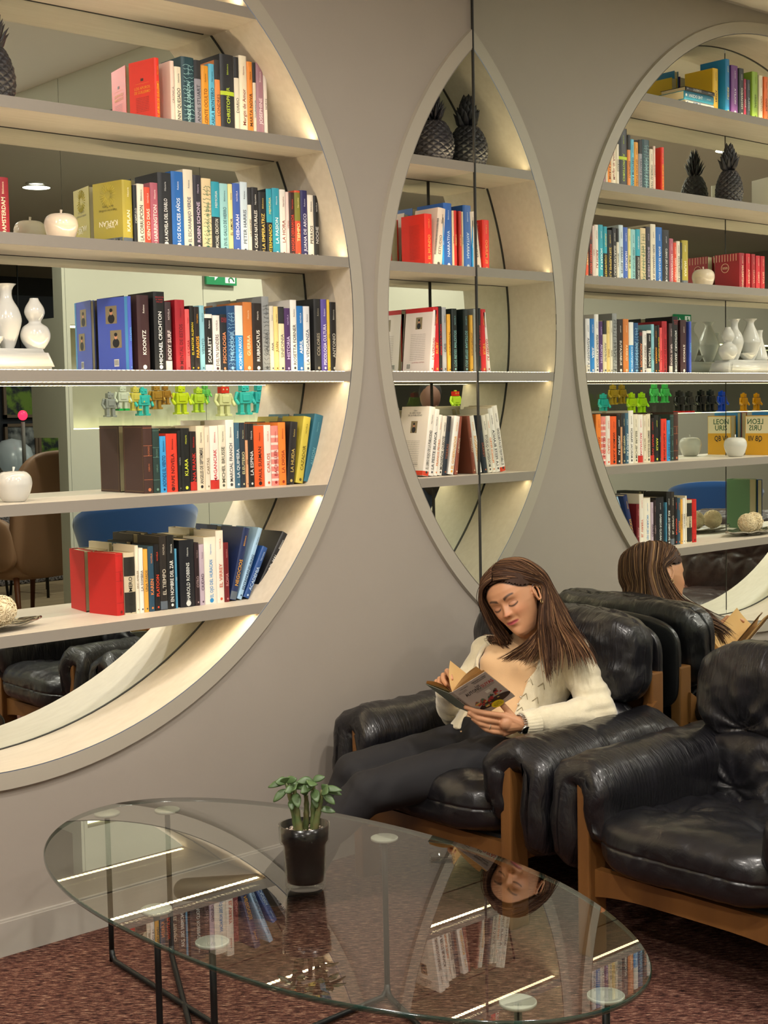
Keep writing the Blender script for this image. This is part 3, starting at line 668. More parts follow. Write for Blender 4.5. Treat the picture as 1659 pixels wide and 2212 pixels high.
for k, (yf, rows) in BOOKS.items():
    prev = None; zt = ZT[{'c2': 's2', 'c3': 's3', 'c4': 's4'}.get(k, k)]
    for i, (x, w, h, lean, col, tcol, title, style) in enumerate(rows):
        nx = rows[i + 1][0] if i + 1 < len(rows) else None
        w = w - .0008; dp = .118 + .02 * rnd.random() if h < .222 else .14 + .02 * rnd.random()
        if title in ('SCARLETT', 'HAROLD ROBBINS', 'LA NOVELA DEL DIABLO'): dp = .175
        dp = min(dp, .232 - yf)
        turned = i == 0 and k in ('s1', 's2', 's3', 's5')
        if turned: dp = .143 if k != 's1' else .128; dp = min(dp, (.236 - yf) / math.cos(.17))
        desc = (WW(w) + HW(h) + colour_word(col) + STYLE_WORD.get(style, '')).strip()
        cw = colour_word(col)
        l = label_for(desc, prev, k); prev = cw
        lz = zt + .0002
        if k[0] == 'c' and lean == 0 and i > 2: pass
        bo = add_book(x, yf, lz, w, h, dp, col, tcol, title, style, lean, l, 'books on the ' + SHELF_NAME[k])
        if turned: bo.rotation_euler = (0, 0, math.radians(9.5))
# fillers: books standing behind others whose spines are hidden, seen only by their tops and sides
# books outside the photo's left edge that the mirrored wall shows
EXTRA = [('s0', .04, -1.648, .030, .235, '1c78b0', 'e8d060', 'LIEDER', 'pattern', 'tall blue illustrated'),
         ('s0', .04, -1.712, .052, .215, '6a3a80', 'e0d8e8', 'VIOLETA', 'plain', 'wide purple'),
         ('s0', .04, -1.758, .04, .21, '22242a', 'ddd8cc', 'FERNANDO', 'bandtop', 'black and cream'),
         ('s0', .045, -1.782, .02, .17, 'a02040', 'e8d0d0', 'ROSA', 'plain', 'small crimson'),
         ('s0', .045, -1.815, .03, .17, '30343c', 'a0a8b0', 'NIEBLA', 'plain', 'small charcoal'),
         ('s0', .04, -1.866, .045, .21, '88a838', '405010', 'JARDIN', 'plain', 'wide leaf green'),
         ('s0', .04, -1.905, .03, .20, 'e8dcc4', 'a06020', 'OTOÑO', 'plain', 'cream'),
         ('s0', .04, -1.945, .03, .20, 'e87030', '501c08', 'FUEGO', 'plain', 'bright orange'),
         ('s2', .09, -1.835, .04, .165, '8a1824', 'e8d0b0', 'AMSTERDAM', 'crest', 'crimson crested'),
         ('s2', .09, -1.882, .036, .165, 'b01c28', 'e8c0a0', 'REVISTA', 'plain', 'red bound'),
         ('s2', .09, -1.920, .03, .165, '901820', 'c89080', 'ANALES', 'plain', 'dark red bound'),
         ('s2', .09, -1.960, .034, .16, 'b82430', 'e8c0a0', 'TOMO', 'plain', 'scarlet bound'),
         ('s2', .09, -1.998, .034, .16, 'a81c24', 'e8c0a0', 'ACTAS', 'plain', 'ruby bound'),
         ('s4', .07, -2.140, .045, .20, '9a1c20', 'e0c0b0', 'GESTA', 'plain', 'large red'),
         ('s4', .07, -2.045, .04, .185, 'd8a020', '2a5a38', 'LEON URIS', 'uris', 'yellow with green capitals'),
         ('s4', .07, -2.090, .03, .20, '2a78b8', 'e0e8f0', 'MARINA', 'plain', 'plain blue'),
         ('s5', .05, -2.250, .06, .24, '4a6a4a', 'c0d0c0', 'BOSQUE', 'plain', 'large green'),
         ('s5', .05, -2.300, .04, .235, '28509a', 'd0d8e8', 'ATLAS', 'plain', 'large blue')]
for (k, yf, x, w, h, col, tcol, title, style, desc) in EXTRA:
    m, mats = book_mesh(w - .001, h, .135, col, tcol, title, 'plain', rnd, True)
    ww = (w - .001) / 2; F = frame((ww + .0008, .08, h * .62), (0, 1, 0), (0, 0, 1))
    if style == 'crest':
        ring = [(.02 * math.cos(i * PI / 12), .02 * math.sin(i * PI / 12), 0) for i in range(24)]
        m.tube(ring, .0009, 5, 2, True, M=F); put_text(m, 'XXX', .010, F, 2, .03, True)
        for q in range(9): m.box(ww, ww + .0006, .02 + .015 * q, .022 + .015 * q, h * .8, h * .99, 2)
        put_text(m, 'REVISTA DE HISTORIA', .004, frame((ww + .0008, .08, h * .1), (0, 1, 0), (0, 0, 1)), 2, .1)
    if style == 'uris':
        m.box(ww, ww + .0005, .006, .132, h * .55, h * .98, 3); mats[3] = C('e8dcb8', .5)
        for t_, z_ in (('LEON', .85), ('URIS', .69)): put_text(m, t_, .024, frame((ww + .0009, .08, h * z_), (0, 1, 0), (0, 0, 1)), 2, .12, True)
        put_text(m, 'QB VII', .024, frame((ww + .0009, .08, h * .42), (0, 1, 0), (0, 0, 1)), 4, .1, True, .8); mats.append(C('1a1a1a', .5))
    o = m.build('book', mats, None, (x + w / 2, yf, ZT[k] + .0002)); tag(o, '%s book left of the framed edge, seen in the mirror' % desc, 'book', 'books beyond the photo edge')
    o['label'] = '%s book on the %s, reflected in the side mirror' % (desc, SHORT[k])
    pg = MB(); pg.box(-ww + .002, ww - .002, .004, .132, .003, h - .003); pg.build('page_block', PAPER, o)
# books lying flat in a pile at the end of the top shelf
z = ZT['s0'] + .0003
for i, (w, h, dp, col, tc, title, desc, dx) in enumerate([(.022, .20, .13, 'e4e2dc', '204880', 'EL MAR', 'white paperback lying flat, lowest of the pile', 0),
                                                           (.036, .21, .14, '1c6a88', 'e8eef0', 'THE OCEAN', 'thick teal book lying flat on the white one', .005),
                                                           (.018, .205, .135, '1c1e22', 'b0b0b0', 'SOMBRAS', 'black book lying flat, topmost of the pile', -.004)]):
    rot = Matrix.Translation((-1.42 + dx + h / 2, .035, z + w / 2)) @ Matrix.Rotation(-PI / 2, 4, 'Y') @ Matrix.Rotation(0, 4, 'Z')
    add_book(0, 0, 0, w, h, dp, col, tc, title, 'plain', 0, desc + ', top shelf', 'books lying in a pile on the top shelf', False, rot)
    bpy.context.view_layer.update(); z += w + .0006
add_book(-1.592, .06, ZT['s0'] + .0002, .04, .19, .15, 'd8b020', '301808', 'FIESTA', 'plain', 0, 'yellow illustrated book leaning by the flat pile, top shelf', 'books beyond the photo edge')
# picture book propped behind the statue
o = add_book(-2.05, .08, ZT['s1'] + .0002, .03, .15, .13, 'd8d4c8', '404040', '', 'plain', 0, 'pale picture book of a sea view standing beyond the pineapple statue', 'books beyond the photo edge')
o.rotation_euler = (0, 0, math.radians(20))

# ------------------------------------------------------------------ ornaments on the shelves
CERAM = mat('white_glazed_ceramic', 'cbcac4', .12, coat=.6)
CERAM2 = mat('cream_glazed_ceramic', 'd4c6b4', .1, coat=.6)
BLACKC = mat('black_satin_resin', '26252a', .38, bump=(40, .2, .002))
def apple(x, y, z, r, label, mt):
    t = root('ceramic_apple', (x, y, z), label, 'apple ornament', 'ceramic apples on the shelves')
    pr = [(.001, .10), (.25, .02), (.5, .0), (.68, .12), (.86, .45), (.98, .85), (1.0, 1.1), (.93, 1.4), (.74, 1.62), (.5, 1.70), (.25, 1.64), (.08, 1.52), (.001, 1.48)]
    prof = []
    for i in range(len(pr) - 1):
        for q in range(4):
            a = q / 4; p0 = pr[max(i - 1, 0)]; p1 = pr[i]; p2 = pr[i + 1]; p3 = pr[min(i + 2, len(pr) - 1)]
            f = lambda k: .5 * ((2 * p1[k]) + (-p0[k] + p2[k]) * a + (2 * p0[k] - 5 * p1[k] + 4 * p2[k] - p3[k]) * a * a + (-p0[k] + 3 * p1[k] - 3 * p2[k] + p3[k]) * a ** 3)
            prof.append((max(f(0), .001) * r, f(1) * r))
    m = MB(); m.lathe(prof + [(.001 * r, 1.48 * r)], 48); m.build('body', mt, t)
    m = MB(); m.tube([(0, 0, 1.45 * r), (0, 0, 1.7 * r), (.04 * r, 0, 1.95 * r)], [.05 * r, .05 * r, .08 * r], 10); m.build('stem', mt, t)
apple(-1.60, .15, ZT['s2'], .05, 'white ceramic apple beside the olive book on the third shelf', CERAM2)
apple(-1.80, .12, ZT['s4'], .052, 'white ceramic apple on the fifth shelf beside the brown clothbound book', CERAM)
def smooth_prof(pr, n=5):
    prof = []
    for i in range(len(pr) - 1):
        for q in range(n):
            a = q / n; p0 = pr[max(i - 1, 0)]; p1 = pr[i]; p2 = pr[i + 1]; p3 = pr[min(i + 2, len(pr) - 1)]
            f = lambda k: .5 * ((2 * p1[k]) + (-p0[k] + p2[k]) * a + (2 * p0[k] - 5 * p1[k] + 4 * p2[k] - p3[k]) * a * a + (-p0[k] + 3 * p1[k] - 3 * p2[k] + p3[k]) * a ** 3)
            prof.append((max(f(0), .0005), f(1)))
    return prof + [pr[-1]]
def pineapple(x, y, z, r, H, label, seed):
    t = root('pineapple_statue', (x, y, z), label, 'pineapple ornament', 'black pineapple statues')
    n, mrow = 180, 110; hb = H * .56; vs = []; fs = []
    for k in range(mrow + 1):
        v = k / mrow
        rr = r * (math.sin(PI * (.15 + .77 * v)) ** .5) * (1.0 - .12 * v)
        if v > .97: rr *= (1 - v) / .03 * .6 + .4
        for i in range(n):
            a = 2 * PI * i / n; u1 = (a * 6 / PI + v * 7) % 1; u2 = (a * 6 / PI - v * 7) % 1
            g = min(min(u1, 1 - u1), min(u2, 1 - u2)); e_ = min(g / .13, 1) ** .6
            cone = (1 - max(abs(u1 - .5), abs(u2 - .5)) * 2); R_ = rr * (.90 + .07 * e_ + .06 * cone)
            vs.append((R_ * math.cos(a), R_ * math.sin(a), hb * v))
    for k in range(mrow):
        for i in range(n): j = (i + 1) % n; fs.append((k * n + i, k * n + j, (k + 1) * n + j, (k + 1) * n + i))
    fs.append(tuple(range(n - 1, -1, -1))); fs.append(tuple(mrow * n + i for i in range(n)))
    m = MB(); m.add(vs, fs, 0, True); m.build('fruit', BLACKC, t)
    rd = random.Random(seed); m = MB()
    for k in range(46):
        lv = k / 46; a = k * 2.4; zb = hb * .94 + (H - hb) * .72 * lv; L = (H - hb) * (.42 - .12 * lv) ; out = (.9 - .75 * lv)
        b0 = V((math.cos(a) * r * .22 * (1 - lv * .5), math.sin(a) * r * .22 * (1 - lv * .5), zb)); dr = V((math.cos(a), math.sin(a), 0))
        pts = [b0, b0 + dr * (L * .35 * out) + V((0, 0, L * .35)), b0 + dr * (L * .55 * out) + V((0, 0, L * .72)), b0 + dr * (L * (.62 + .22 * out) * out) + V((0, 0, L))]
        m.tube(pts, [r * .15, r * .15, r * .09, r * .008], 6, flat=.45)
    m.build('crown', BLACKC, t)
pineapple(-.088, .12, ZT['s1'], .080, .285, 'black pineapple statue beside the corner mirror, reflected twice in the corner', 1)
pineapple(-1.80, .15, ZT['s1'], .066, .30, 'black pineapple statue at the end of the second shelf, mostly cropped', 2)
# vases on a white plinth tray
t = root('ceramic_plinth', (-1.86, .125, ZT['s3']), 'long white ceramic plinth under the white vases', 'plinth')
m = MB(); vs = []
b = bmesh.new(); bmesh.ops.create_cube(b, size=1)
for v in b.verts: v.co = V((v.co.x * (.37 if v.co.z < 0 else .32), v.co.y * (.13 if v.co.z < 0 else .11), .032 + v.co.z * .063))
bmesh.ops.bevel(b, geom=b.edges[:], offset=.012, segments=5, affect='EDGES'); b.verts.index_update()
m.add([v.co for v in b.verts], [[v.index for v in f.verts] for f in b.faces], 0, True); b.free(); m.build('tray_body', CERAM, t)
zp = ZT['s3'] + .0636
def vase(name, x, y, prof, label, mt=CERAM, group='white ceramic vases on the plinth', cap=False):
    o_ = MB(); P_ = smooth_prof(prof); o_.lathe(P_, 48, cap=False)
    n_ = len(P_); o_.lathe([(max(r - .004, .0004), z) for r, z in P_[::-1][:n_ - 3]], 48, cap=False); o_.lathe([(P_[0][0], P_[0][1]), (.0004, P_[0][1])], 48, cap=False)
    o_.lathe([(P_[-1][0], P_[-1][1]), (max(P_[-1][0] - .004, .0004), P_[-1][1])], 48, cap=False)
    q = o_.build(name, mt, None, (x, y, zp)); return tag(q, label, 'vase', group)
vase('tall_vase', -1.80, .125, [(.017, 0), (.025, .02), (.038, .06), (.042, .085), (.034, .115), (.02, .14), (.0165, .16), (.021, .175), (.030, .185)], 'tall white vase with flared neck, next to the gourd vase')
vase('gourd_vase', -1.722, .105, [(.024, 0), (.038, .02), (.043, .04), (.036, .062), (.018, .076), (.024, .09), (.029, .104), (.026, .12), (.015, .138), (.012, .146)], 'white double gourd vase at the end of the plinth')
vase('tall_vase', -1.935, .13, [(.018, 0), (.03, .025), (.045, .07), (.048, .09), (.03, .135), (.017, .165), (.019, .178), (.032, .19)], 'pear shaped white vase in the middle of the plinth')
vase('small_vase', -2.0, .125, [(.034, 0), (.04, .01), (.03, .05), (.018, .09), (.014, .12), (.018, .14)], 'conical white vase at the far end of the plinth')
vase('small_bowl', -1.868, .10, [(.012, 0), (.024, .008), (.036, .022), (.04, .032)], 'little white bowl between the two tall vases')
# silver leaf tray with two twine balls
t = root('leaf_tray', (-1.92, .12, ZT['s5']), 'silver leaf shaped tray holding two twine balls', 'tray')
vs = []; fs = []; nu, nv = 40, 14
for i in range(nu + 1):
    u = i / nu * 2 - 1; wd = .075 * (1 - abs(u) ** 2.2) + .004
    for j in range(nv + 1):
        v_ = j / nv * 2 - 1; vs.append((u * .19, v_ * wd, .006 + .016 * abs(v_) ** 2 * (1 - u * u) + .018 * abs(u) ** 3 + .0025 * math.sin(v_ * 9 + u * 14)))
for i in range(nu):
    for j in range(nv): a = i * (nv + 1) + j; fs.append((a, a + 1, a + nv + 2, a + nv + 1))
m = MB(); m.add(vs, fs, 0, True); o = m.build('tray_leaf', mat('hammered_silver', 'b8b4ac', .22, 1., bump=(45, .5, .002)), t)
sm = o.modifiers.new('s', 'SOLIDIFY'); sm.thickness = .003
m = MB(); m.box(-.05, .05, -.02, .02, 0, .006, 0, None, .002); m.build('foot', MATS['hammered_silver'], t)
def twine_ball(x, y, r, label, seed):
    rd = random.Random(seed); m = MB(); m.ell((0, 0, 0), (r * .93,) * 3, n=24)
    for k in range(150):
        a = V((rd.gauss(0, 1), rd.gauss(0, 1), rd.gauss(0, 1))).normalized(); b_ = a.orthogonal().normalized(); c_ = a.cross(b_); pa = rd.uniform(.1, .3); pts = []
        for q in range(9):
            th = PI * 2 * q / 9; p = (a + (b_ * math.cos(th) + c_ * math.sin(th)) * pa).normalized(); pts.append(p * r * (1 + .035 * math.sin(3 * th + k)))
        m.tube(pts, r * .03, 4, 0, True)
    o = m.build('twine_ball', mat('cream_twine', 'e2d2b0', .8), None, (x, y, ZT['s5'] + .016 + r)); tag(o, label, 'ball', 'cream twine balls on the leaf tray')
twine_ball(-1.865, .10, .043, 'cream twine ball at the near end of the silver tray', 3)
twine_ball(-1.962, .13, .043, 'cream twine ball further along the silver tray', 4)
# ------------------------------------------------------------------ leather armchairs
def leather(name, col, hi, st=(1, 1, 1), k=1.):
    return mat(name, col, .35, bump=[(5, .35 * k, .02, st, 'n', .6), (13, .5 * k, .008, st, 'n', 1.0), (90, .18, .0015, (1, 1, 1), 'n', .5)], var=(14, hi, .22), coat=.2, spec=.55)
LEATHER = leather('black_worn_leather', '0d0d0f', '17161b', (1.6, 1.2, 1.2), .7); ARML = leather('black_creased_leather', '0d0d0f', '17161b', (6, 1.1, 1.1), 1.)
ROLL = leather('black_roll_leather', '0d0d0f', '17161b', (1.2, 4.5, 1.0), .9)
BROWNL = leather('dark_brown_leather', '2c1e1c', '3a2824')
WOOD = mat('oiled_jatoba_wood', '634020', .42, var=(4, '80572c', .3, (3, 3, .6)), bump=(60, .12, .0008, (1, 1, .1)))
def cushion(a, b, c, p=5., n=46, buttons=(), wr=.006, seed=0, depth=.035, sig=.06, seams=True, face=2, sag=None):
    """puffy box cushion, half sizes a b c; buttons on the +face side; face = axis of the tufted side"""
    vs = []; idx = {}; fs = []
    dims = (a, b, c)
    for ax in range(3):
        for sg in (-1, 1):
            o1, o2 = [(1, 2), (2, 0), (0, 1)][ax]
            base = {}
            for i in range(n + 1):
                for j in range(n + 1):
                    q = [0, 0, 0]; q[ax] = sg; q[o1] = math.tan((i / n * 2 - 1) * PI / 4); q[o2] = math.tan((j / n * 2 - 1) * PI / 4)
                    key = tuple(round(t, 5) for t in q)
                    if key not in idx: idx[key] = len(vs); vs.append(q)
                    base[i, j] = idx[key]
            for i in range(n):
                for j in range(n):
                    f = (base[i, j], base[i + 1, j], base[i + 1, j + 1], base[i, j + 1]); fs.append(f if sg > 0 else f[::-1])
    P = np.array(vs, float); nrm = (np.abs(P) ** p).sum(1) ** (1 / p); P = P / nrm[:, None] * 1.0
    S = P * np.array(dims)
    out = P.copy(); out[:, 0] /= a; out[:, 1] /= b; out[:, 2] /= c; out /= np.linalg.norm(out, axis=1)[:, None]
    o1, o2 = [(1, 2), (2, 0), (0, 1)][face]
    side = np.clip(P[:, face], 0, 1) ** .8
    # pillow crown
    S[:, face] += side * .02 * (1 - np.abs(P[:, o1]) ** 2) * (1 - np.abs(P[:, o2]) ** 2)
    for (u, v) in buttons:
        dx = S[:, o1] - u; dy = S[:, o2] - v; r = np.hypot(dx, dy); th = np.arctan2(dy, dx)
        dep = depth * np.exp(-(r / sig) ** 1.3) ; fold = .5 * wr * np.cos(th * 9 + seed + u * 40) * np.exp(-(r / (sig * 2.2)) ** 2) * np.clip(r / .02, 0, 1)
        S[:, face] -= side * (dep + fold)
    w = snoise(S, (9, 9, 9), seed + 3) * wr + snoise(S, (30, 30, 30), seed + 9) * wr * .25
    # gathers run across the seams
    if seams:
        o3 = face; edge = np.exp(-((np.abs(P[:, face])) / .25) ** 2)
        w += edge * wr * .8 * np.array([noise.noise(V((q[0] * 42, q[1] * 42, q[2] * 7))) for q in S])
        w -= .004 * np.exp(-(np.abs(P[:, face]) / .035) ** 2)
    S += out * w[:, None]
    if sag: S[:, 2] += sag(S)
    m = MB(); m.add(S.tolist(), fs, 0, True); return m
def arm_pad(x0, x1, ci, co, seed, zt=.5):
    """leather saddle laid over the arm board, from inner hem y=ci to outer hem y=co"""
    s = 1 if co > ci else -1
    w = abs(co - ci); cy = (ci + co) / 2
    path = []
    path += [(ci, .365 + .1 * k / 4) for k in range(5)]
    for k in range(1, 9):
        a = PI - PI * k / 9; path.append((cy + s * math.cos(a) * w / 2, .465 + .045 * math.sin(a)))
    path += [(co, .455 - .175 * k / 6) for k in range(7)]
    npth = len(path); r0 = .05
    nx = 54; na = 12; vs = []; fs = []
    # closed loop around the path
    def loop(scale):
        L = []
        for i in range(npth):
            y, z = path[i]; a = path[max(i - 1, 0)]; b = path[min(i + 1, npth - 1)]; ty, tz = b[0] - a[0], b[1] - a[1]; l = math.hypot(ty, tz); L.append((y, z, -tz / l, ty / l))
        out = [(y + ny * r0 * scale, z + nz * r0 * scale) for y, z, ny, nz in L]
        y, z, ny, nz = L[-1]; ty, tz = nz, -ny
        e1 = [(y + (math.cos(q) * ny + math.sin(q) * ty) * r0 * scale, z + (math.cos(q) * nz + math.sin(q) * tz) * r0 * scale) for q in [PI * k / 7 for k in range(1, 7)]]
        inn = [(y - ny * r0 * scale, z - nz * r0 * scale) for y, z, ny, nz in L[::-1]]
        y, z, ny, nz = L[0]; ty, tz = nz, -ny
        e0 = [(y + (-math.cos(q) * ny - math.sin(q) * ty) * r0 * scale, z + (-math.cos(q) * nz - math.sin(q) * tz) * r0 * scale) for q in [PI * k / 7 for k in range(1, 7)]]
        return out + e1 + inn + e0
    n_ = len(loop(1)); L_ = x1 - x0
    for k in range(nx + 1):
        t = k / nx; x = x0 + L_ * (.5 - .5 * math.cos(PI * t)) if 1 else 0
        d = min(x - x0, x1 - x); sc = math.sqrt(max(1 - (1 - min(d / .05, 1)) ** 2, 0)) * .92 + .08
        lp = loop(sc)
        for i, (y, z) in enumerate(lp):
            g = noise.noise(V((x * 34, i * .16, seed))) * .0065 + noise.noise(V((x * 11, i * .3, seed + 5))) * .008
            end = math.exp(-(d / .07) ** 2); g += end * .007 * math.sin(i * 1.35 + seed) * (.4 + sc)
            zz = z + g - .012 * t * 0; yy = y + g * s * .6
            vs.append((x - (.012 * math.sin(i * .5) * end), yy, zz))
    for k in range(nx):
        for i in range(n_): j = (i + 1) % n_; fs.append((k * n_ + i, k * n_ + j, (k + 1) * n_ + j, (k + 1) * n_ + i))
    fs.append(tuple(range(n_ - 1, -1, -1))); fs.append(tuple(nx * n_ + i for i in range(n_)))
    m = MB(); m.add(vs, fs, 0, True); return m
def armchair(cy, label, seed, group=None, occupied=False, lower=.045):
    """frame faces -x, back against the mirror; origin on the floor"""
    t = root('leather_armchair', (0, cy, 0), label, 'armchair', group)
    for s in (-1, 1):
        m = MB(); m.box(-.79, -.715, s * .33 - .021, s * .33 + .021, 0, .50, 0, None, .006); m.build('front_post', WOOD, t)
        m = MB(); m.box(-.105, -.045, s * .315 - .02, s * .315 + .02, 0, .66, 0, None, .006); m.build('rear_post', WOOD, t)
        m = MB(); y = s * .33
        m.box(-.74, -.09, y - .015, y + .015, .195, .255, 0, None, .004); m.box(-.74, -.09, y - .016, y + .016, .44, .475, 0, None, .004)
        vs = [(-.09, y - .014, .26), (-.30, y - .014, .26), (-.24, y - .014, .40), (-.17, y - .014, .52), (-.09, y - .014, .57)]
        m.add(vs + [(a, y + .014, c) for a, b, c in vs], [(0, 1, 2, 3, 4), (9, 8, 7, 6, 5)] + [(i, 5 + i, 5 + (i + 1) % 5, (i + 1) % 5) for i in range(5)])
        m.build('side_frame', WOOD, t)
    m = MB(); vs = []; fs = []; n = 24                      # front rail with a shallow arch below
    for i in range(n + 1):
        u = i / n * 2 - 1; y = u * .32; zb = .165 + .02 * (1 - u ** 4); vs += [(-.765, y, zb), (-.735, y, zb), (-.735, y, .245), (-.765, y, .245)]
    for i in range(n):
        for q in range(4): fs.append((4 * i + q, 4 * i + 4 + q, 4 * i + 4 + (q + 1) % 4, 4 * i + (q + 1) % 4))
    m.add(vs, fs); m.build('front_rail', WOOD, t)
    m = MB(); m.box(-.10, -.06, -.31, .31, .2, .26, 0, None, .004); m.box(-.09, -.06, -.31, .31, .52, .58, 0, None, .004); m.build('rear_rail', WOOD, t)
    # slings
    m = MB(); m.box(-.74, -.14, -.27, .27, .245, .256); m.build('seat_sling', mat('dark_canvas', '1c1b1b', .9), t)
    sg = (lambda S: -.05 * np.exp(-((S[:, 0] - .08) / .2) ** 2 - (S[:, 1] / .2) ** 2) * (S[:, 2] > 0)) if occupied else None
    m = cushion(.375, .315, .092, 4.2, 60, [(-.13, -.15), (-.13, .15), (.12, -.15), (.12, .15), (0, 0)], .008, seed, .04, .07, sag=sg)
    o = m.build('seat_cushion', LEATHER, t, (-.47, 0, .312)); o.rotation_euler = (0, math.radians(5), 0)
    m = cushion(.080, .345, .145, 3.8, 60, [(-.18, -.02), (.18, -.02), (0, .05), (0, -.09)], .010, seed + 4, .035, .065, face=0)
    for i, v in enumerate(m.v): m.v[i] = (-v[0], -v[1], v[2])      # tufted side towards -x
    o = m.build('lower_back_pad', LEATHER, t, (-.225, 0, .50 - lower)); o.rotation_euler = (0, math.radians(9), 0)
    m = cushion(.092, .365, .155, 3.6, 64, [(-.19, -.11), (.19, -.11), (0, -.12)], .013, seed + 8, .04, .075, face=0)
    for i, v in enumerate(m.v): m.v[i] = (-v[0], -v[1], v[2])
    o = m.build('upper_back_pad', ROLL, t, (-.175, 0, .752 - lower)); o.rotation_euler = (0, math.radians(8), 0)
    m = MB(); m.ell((0, 0, 0), (.006, .012, .012), n=14); m.build('button', LEATHER, t, (-.285, 0, .625 - lower))
    m = cushion(.02, .33, .15, 5, 30, (), .004, seed + 11, seams=False); m.build('back_flap', LEATHER, t, (-.05, 0, .70 - lower))
    for s in (-1, 1):
        arm_pad(-.805, -.12, s * .285, s * (.435 if s < 0 else .40), seed + (3 if s > 0 else 7)).build('arm_pad', ARML, t)
    return t
armchair(-.525, 'black leather armchair in the mirrored corner with the reading woman in it', 1, 'black leather lounge armchairs along the mirror', True)
armchair(-1.476, 'empty black leather armchair with buttoned seat, beside the reading woman', 21, 'black leather lounge armchairs along the mirror', False, .085)

# ------------------------------------------------------------------ glass table
GZ = .44
TABLE = [(-2.069, -0.46), (-1.968, -0.32), (-1.853, -0.235), (-1.719, -0.195), (-1.6, -0.242), (-1.498, -0.341), (-1.421, -0.477), (-1.376, -0.59), (-1.327, -0.745), (-1.294, -1.017), (-1.287, -1.159), (-1.3, -1.406), (-1.329, -1.556), (-1.389, -1.708), (-1.466, -1.864), (-1.537, -1.955), (-1.599, -2.014), (-1.668, -2.054), (-1.74, -2.071), (-1.828, -2.068), (-1.919, -2.037), (-2.005, -1.963), (-2.054, -1.873), (-2.121, -1.724), (-2.167, -1.635), (-2.189, -1.511), (-2.202, -1.362), (-2.216, -1.22), (-2.209, -1.095), (-2.206, -0.929), (-2.189, -0.796), (-2.159, -0.68), (-2.1, -0.528)]
def closed_spline(P, k=8):
    out = []; n = len(P)
    for i in range(n):
        p0, p1, p2, p3 = [V(P[(i + d) % n]) for d in (-1, 0, 1, 2)]
        for q in range(k):
            a = q / k; out.append(.5 * ((2 * p1) + (-p0 + p2) * a + (2 * p0 - 5 * p1 + 4 * p2 - p3) * a * a + (-p0 + 3 * p1 - 3 * p2 + p3) * a ** 3))
    return out
def relax(P, it):
    P = [V(p) for p in P]
    for _ in range(it): P = [(P[i - 1] + P[i] * 2 + P[(i + 1) % len(P)]) / 4 for i in range(len(P))]
    return P
def glass_top_mat(name, tint, fres=1.52, mult=1.0):
    m = bpy.data.materials.new(name); m.use_nodes = True; nt = m.node_tree; nt.nodes.clear(); N = nt.nodes; L = nt.links
    tr = N.new('ShaderNodeBsdfTransparent'); tr.inputs[0].default_value = tint + (1,); g = N.new('ShaderNodeBsdfGlossy'); g.inputs['Roughness'].default_value = .0
    lw = N.new('ShaderNodeLayerWeight'); lw.inputs[0].default_value = .5; pw = N.new('ShaderNodeMath'); pw.operation = 'POWER'; pw.inputs[1].default_value = 5; L.new(lw.outputs['Facing'], pw.inputs[0])
    f = N.new('ShaderNodeMath'); f.operation = 'MULTIPLY_ADD'; f.inputs[1].default_value = .96; f.inputs[2].default_value = ((fres - 1) / (fres + 1)) ** 2; L.new(pw.outputs[0], f.inputs[0]); mt = N.new('ShaderNodeMath'); mt.operation = 'MULTIPLY'; mt.inputs[1].default_value = mult; mt.use_clamp = True
    mx = N.new('ShaderNodeMixShader'); o = N.new('ShaderNodeOutputMaterial')
    L.new(f.outputs[0], mt.inputs[0]); L.new(mt.outputs[0], mx.inputs[0]); L.new(tr.outputs[0], mx.inputs[1]); L.new(g.outputs[0], mx.inputs[2]); L.new(mx.outputs[0], o.inputs[0]); return m
GL_TOP = glass_top_mat('clear_float_glass', (.93, .965, .94), 1.52, 2.1)
GL_LOW = glass_top_mat('glass_underside', (.96, .98, .965), 1.52, .15)
GL_EDGE = mat('green_glass_edge', '0f3028', .08, spec=.8, coat=.5, alpha=.8)
t = root('glass_coffee_table', (-1.75, -1.13, 0), 'long oval glass coffee table on thin black metal legs', 'table')
TP = [V((p[0] + 1.75, p[1] + 1.13)) for p in relax(closed_spline(relax(TABLE, 2), 6), 3)]; n = len(TP)
def shrink(P, d):
    out = []
    for i in range(len(P)):
        tn = (P[(i + 1) % len(P)] - P[i - 1]).normalized(); nn = V((-tn.y, tn.x)); c = -P[i]
        if nn.dot(c) < 0: nn = -nn
        out.append(P[i] + nn * d)
    return out
area2 = sum(TP[i].x * TP[(i + 1) % n].y - TP[(i + 1) % n].x * TP[i].y for i in range(n))
if area2 < 0: TP = TP[::-1]
TI = shrink(TP, .0025); m = MB(); th = .012
m.add([(p.x, p.y, GZ) for p in TI], [tuple(range(n))], 0)
m.add([(p.x, p.y, GZ - th) for p in TI], [tuple(range(n - 1, -1, -1))], 1)
rings = [(TI, GZ), (TP, GZ - .0025), (TP, GZ - th + .0025), (TI, GZ - th)]
vs = [(p.x, p.y, z) for P_, z in rings for p in P_]
m.add(vs, [(k * n + i, (k + 1) * n + i, (k + 1) * n + (i + 1) % n, k * n + (i + 1) % n) for k in range(3) for i in range(n)], 2, True)
m.build('glass_top', [GL_TOP, GL_LOW, GL_EDGE], t)
BLKM = mat('black_powder_coated_steel', '18191a', .4, .3)
PAD = mat('frosted_grey_pad', 'a8a69a', .45)
LG = [(-1.755, -.262), (-1.62, -.355), (-2.078, -1.009), (-2.102, -1.257), (-1.371, -.978), (-1.736, -2.0), (-1.873, -1.905)]
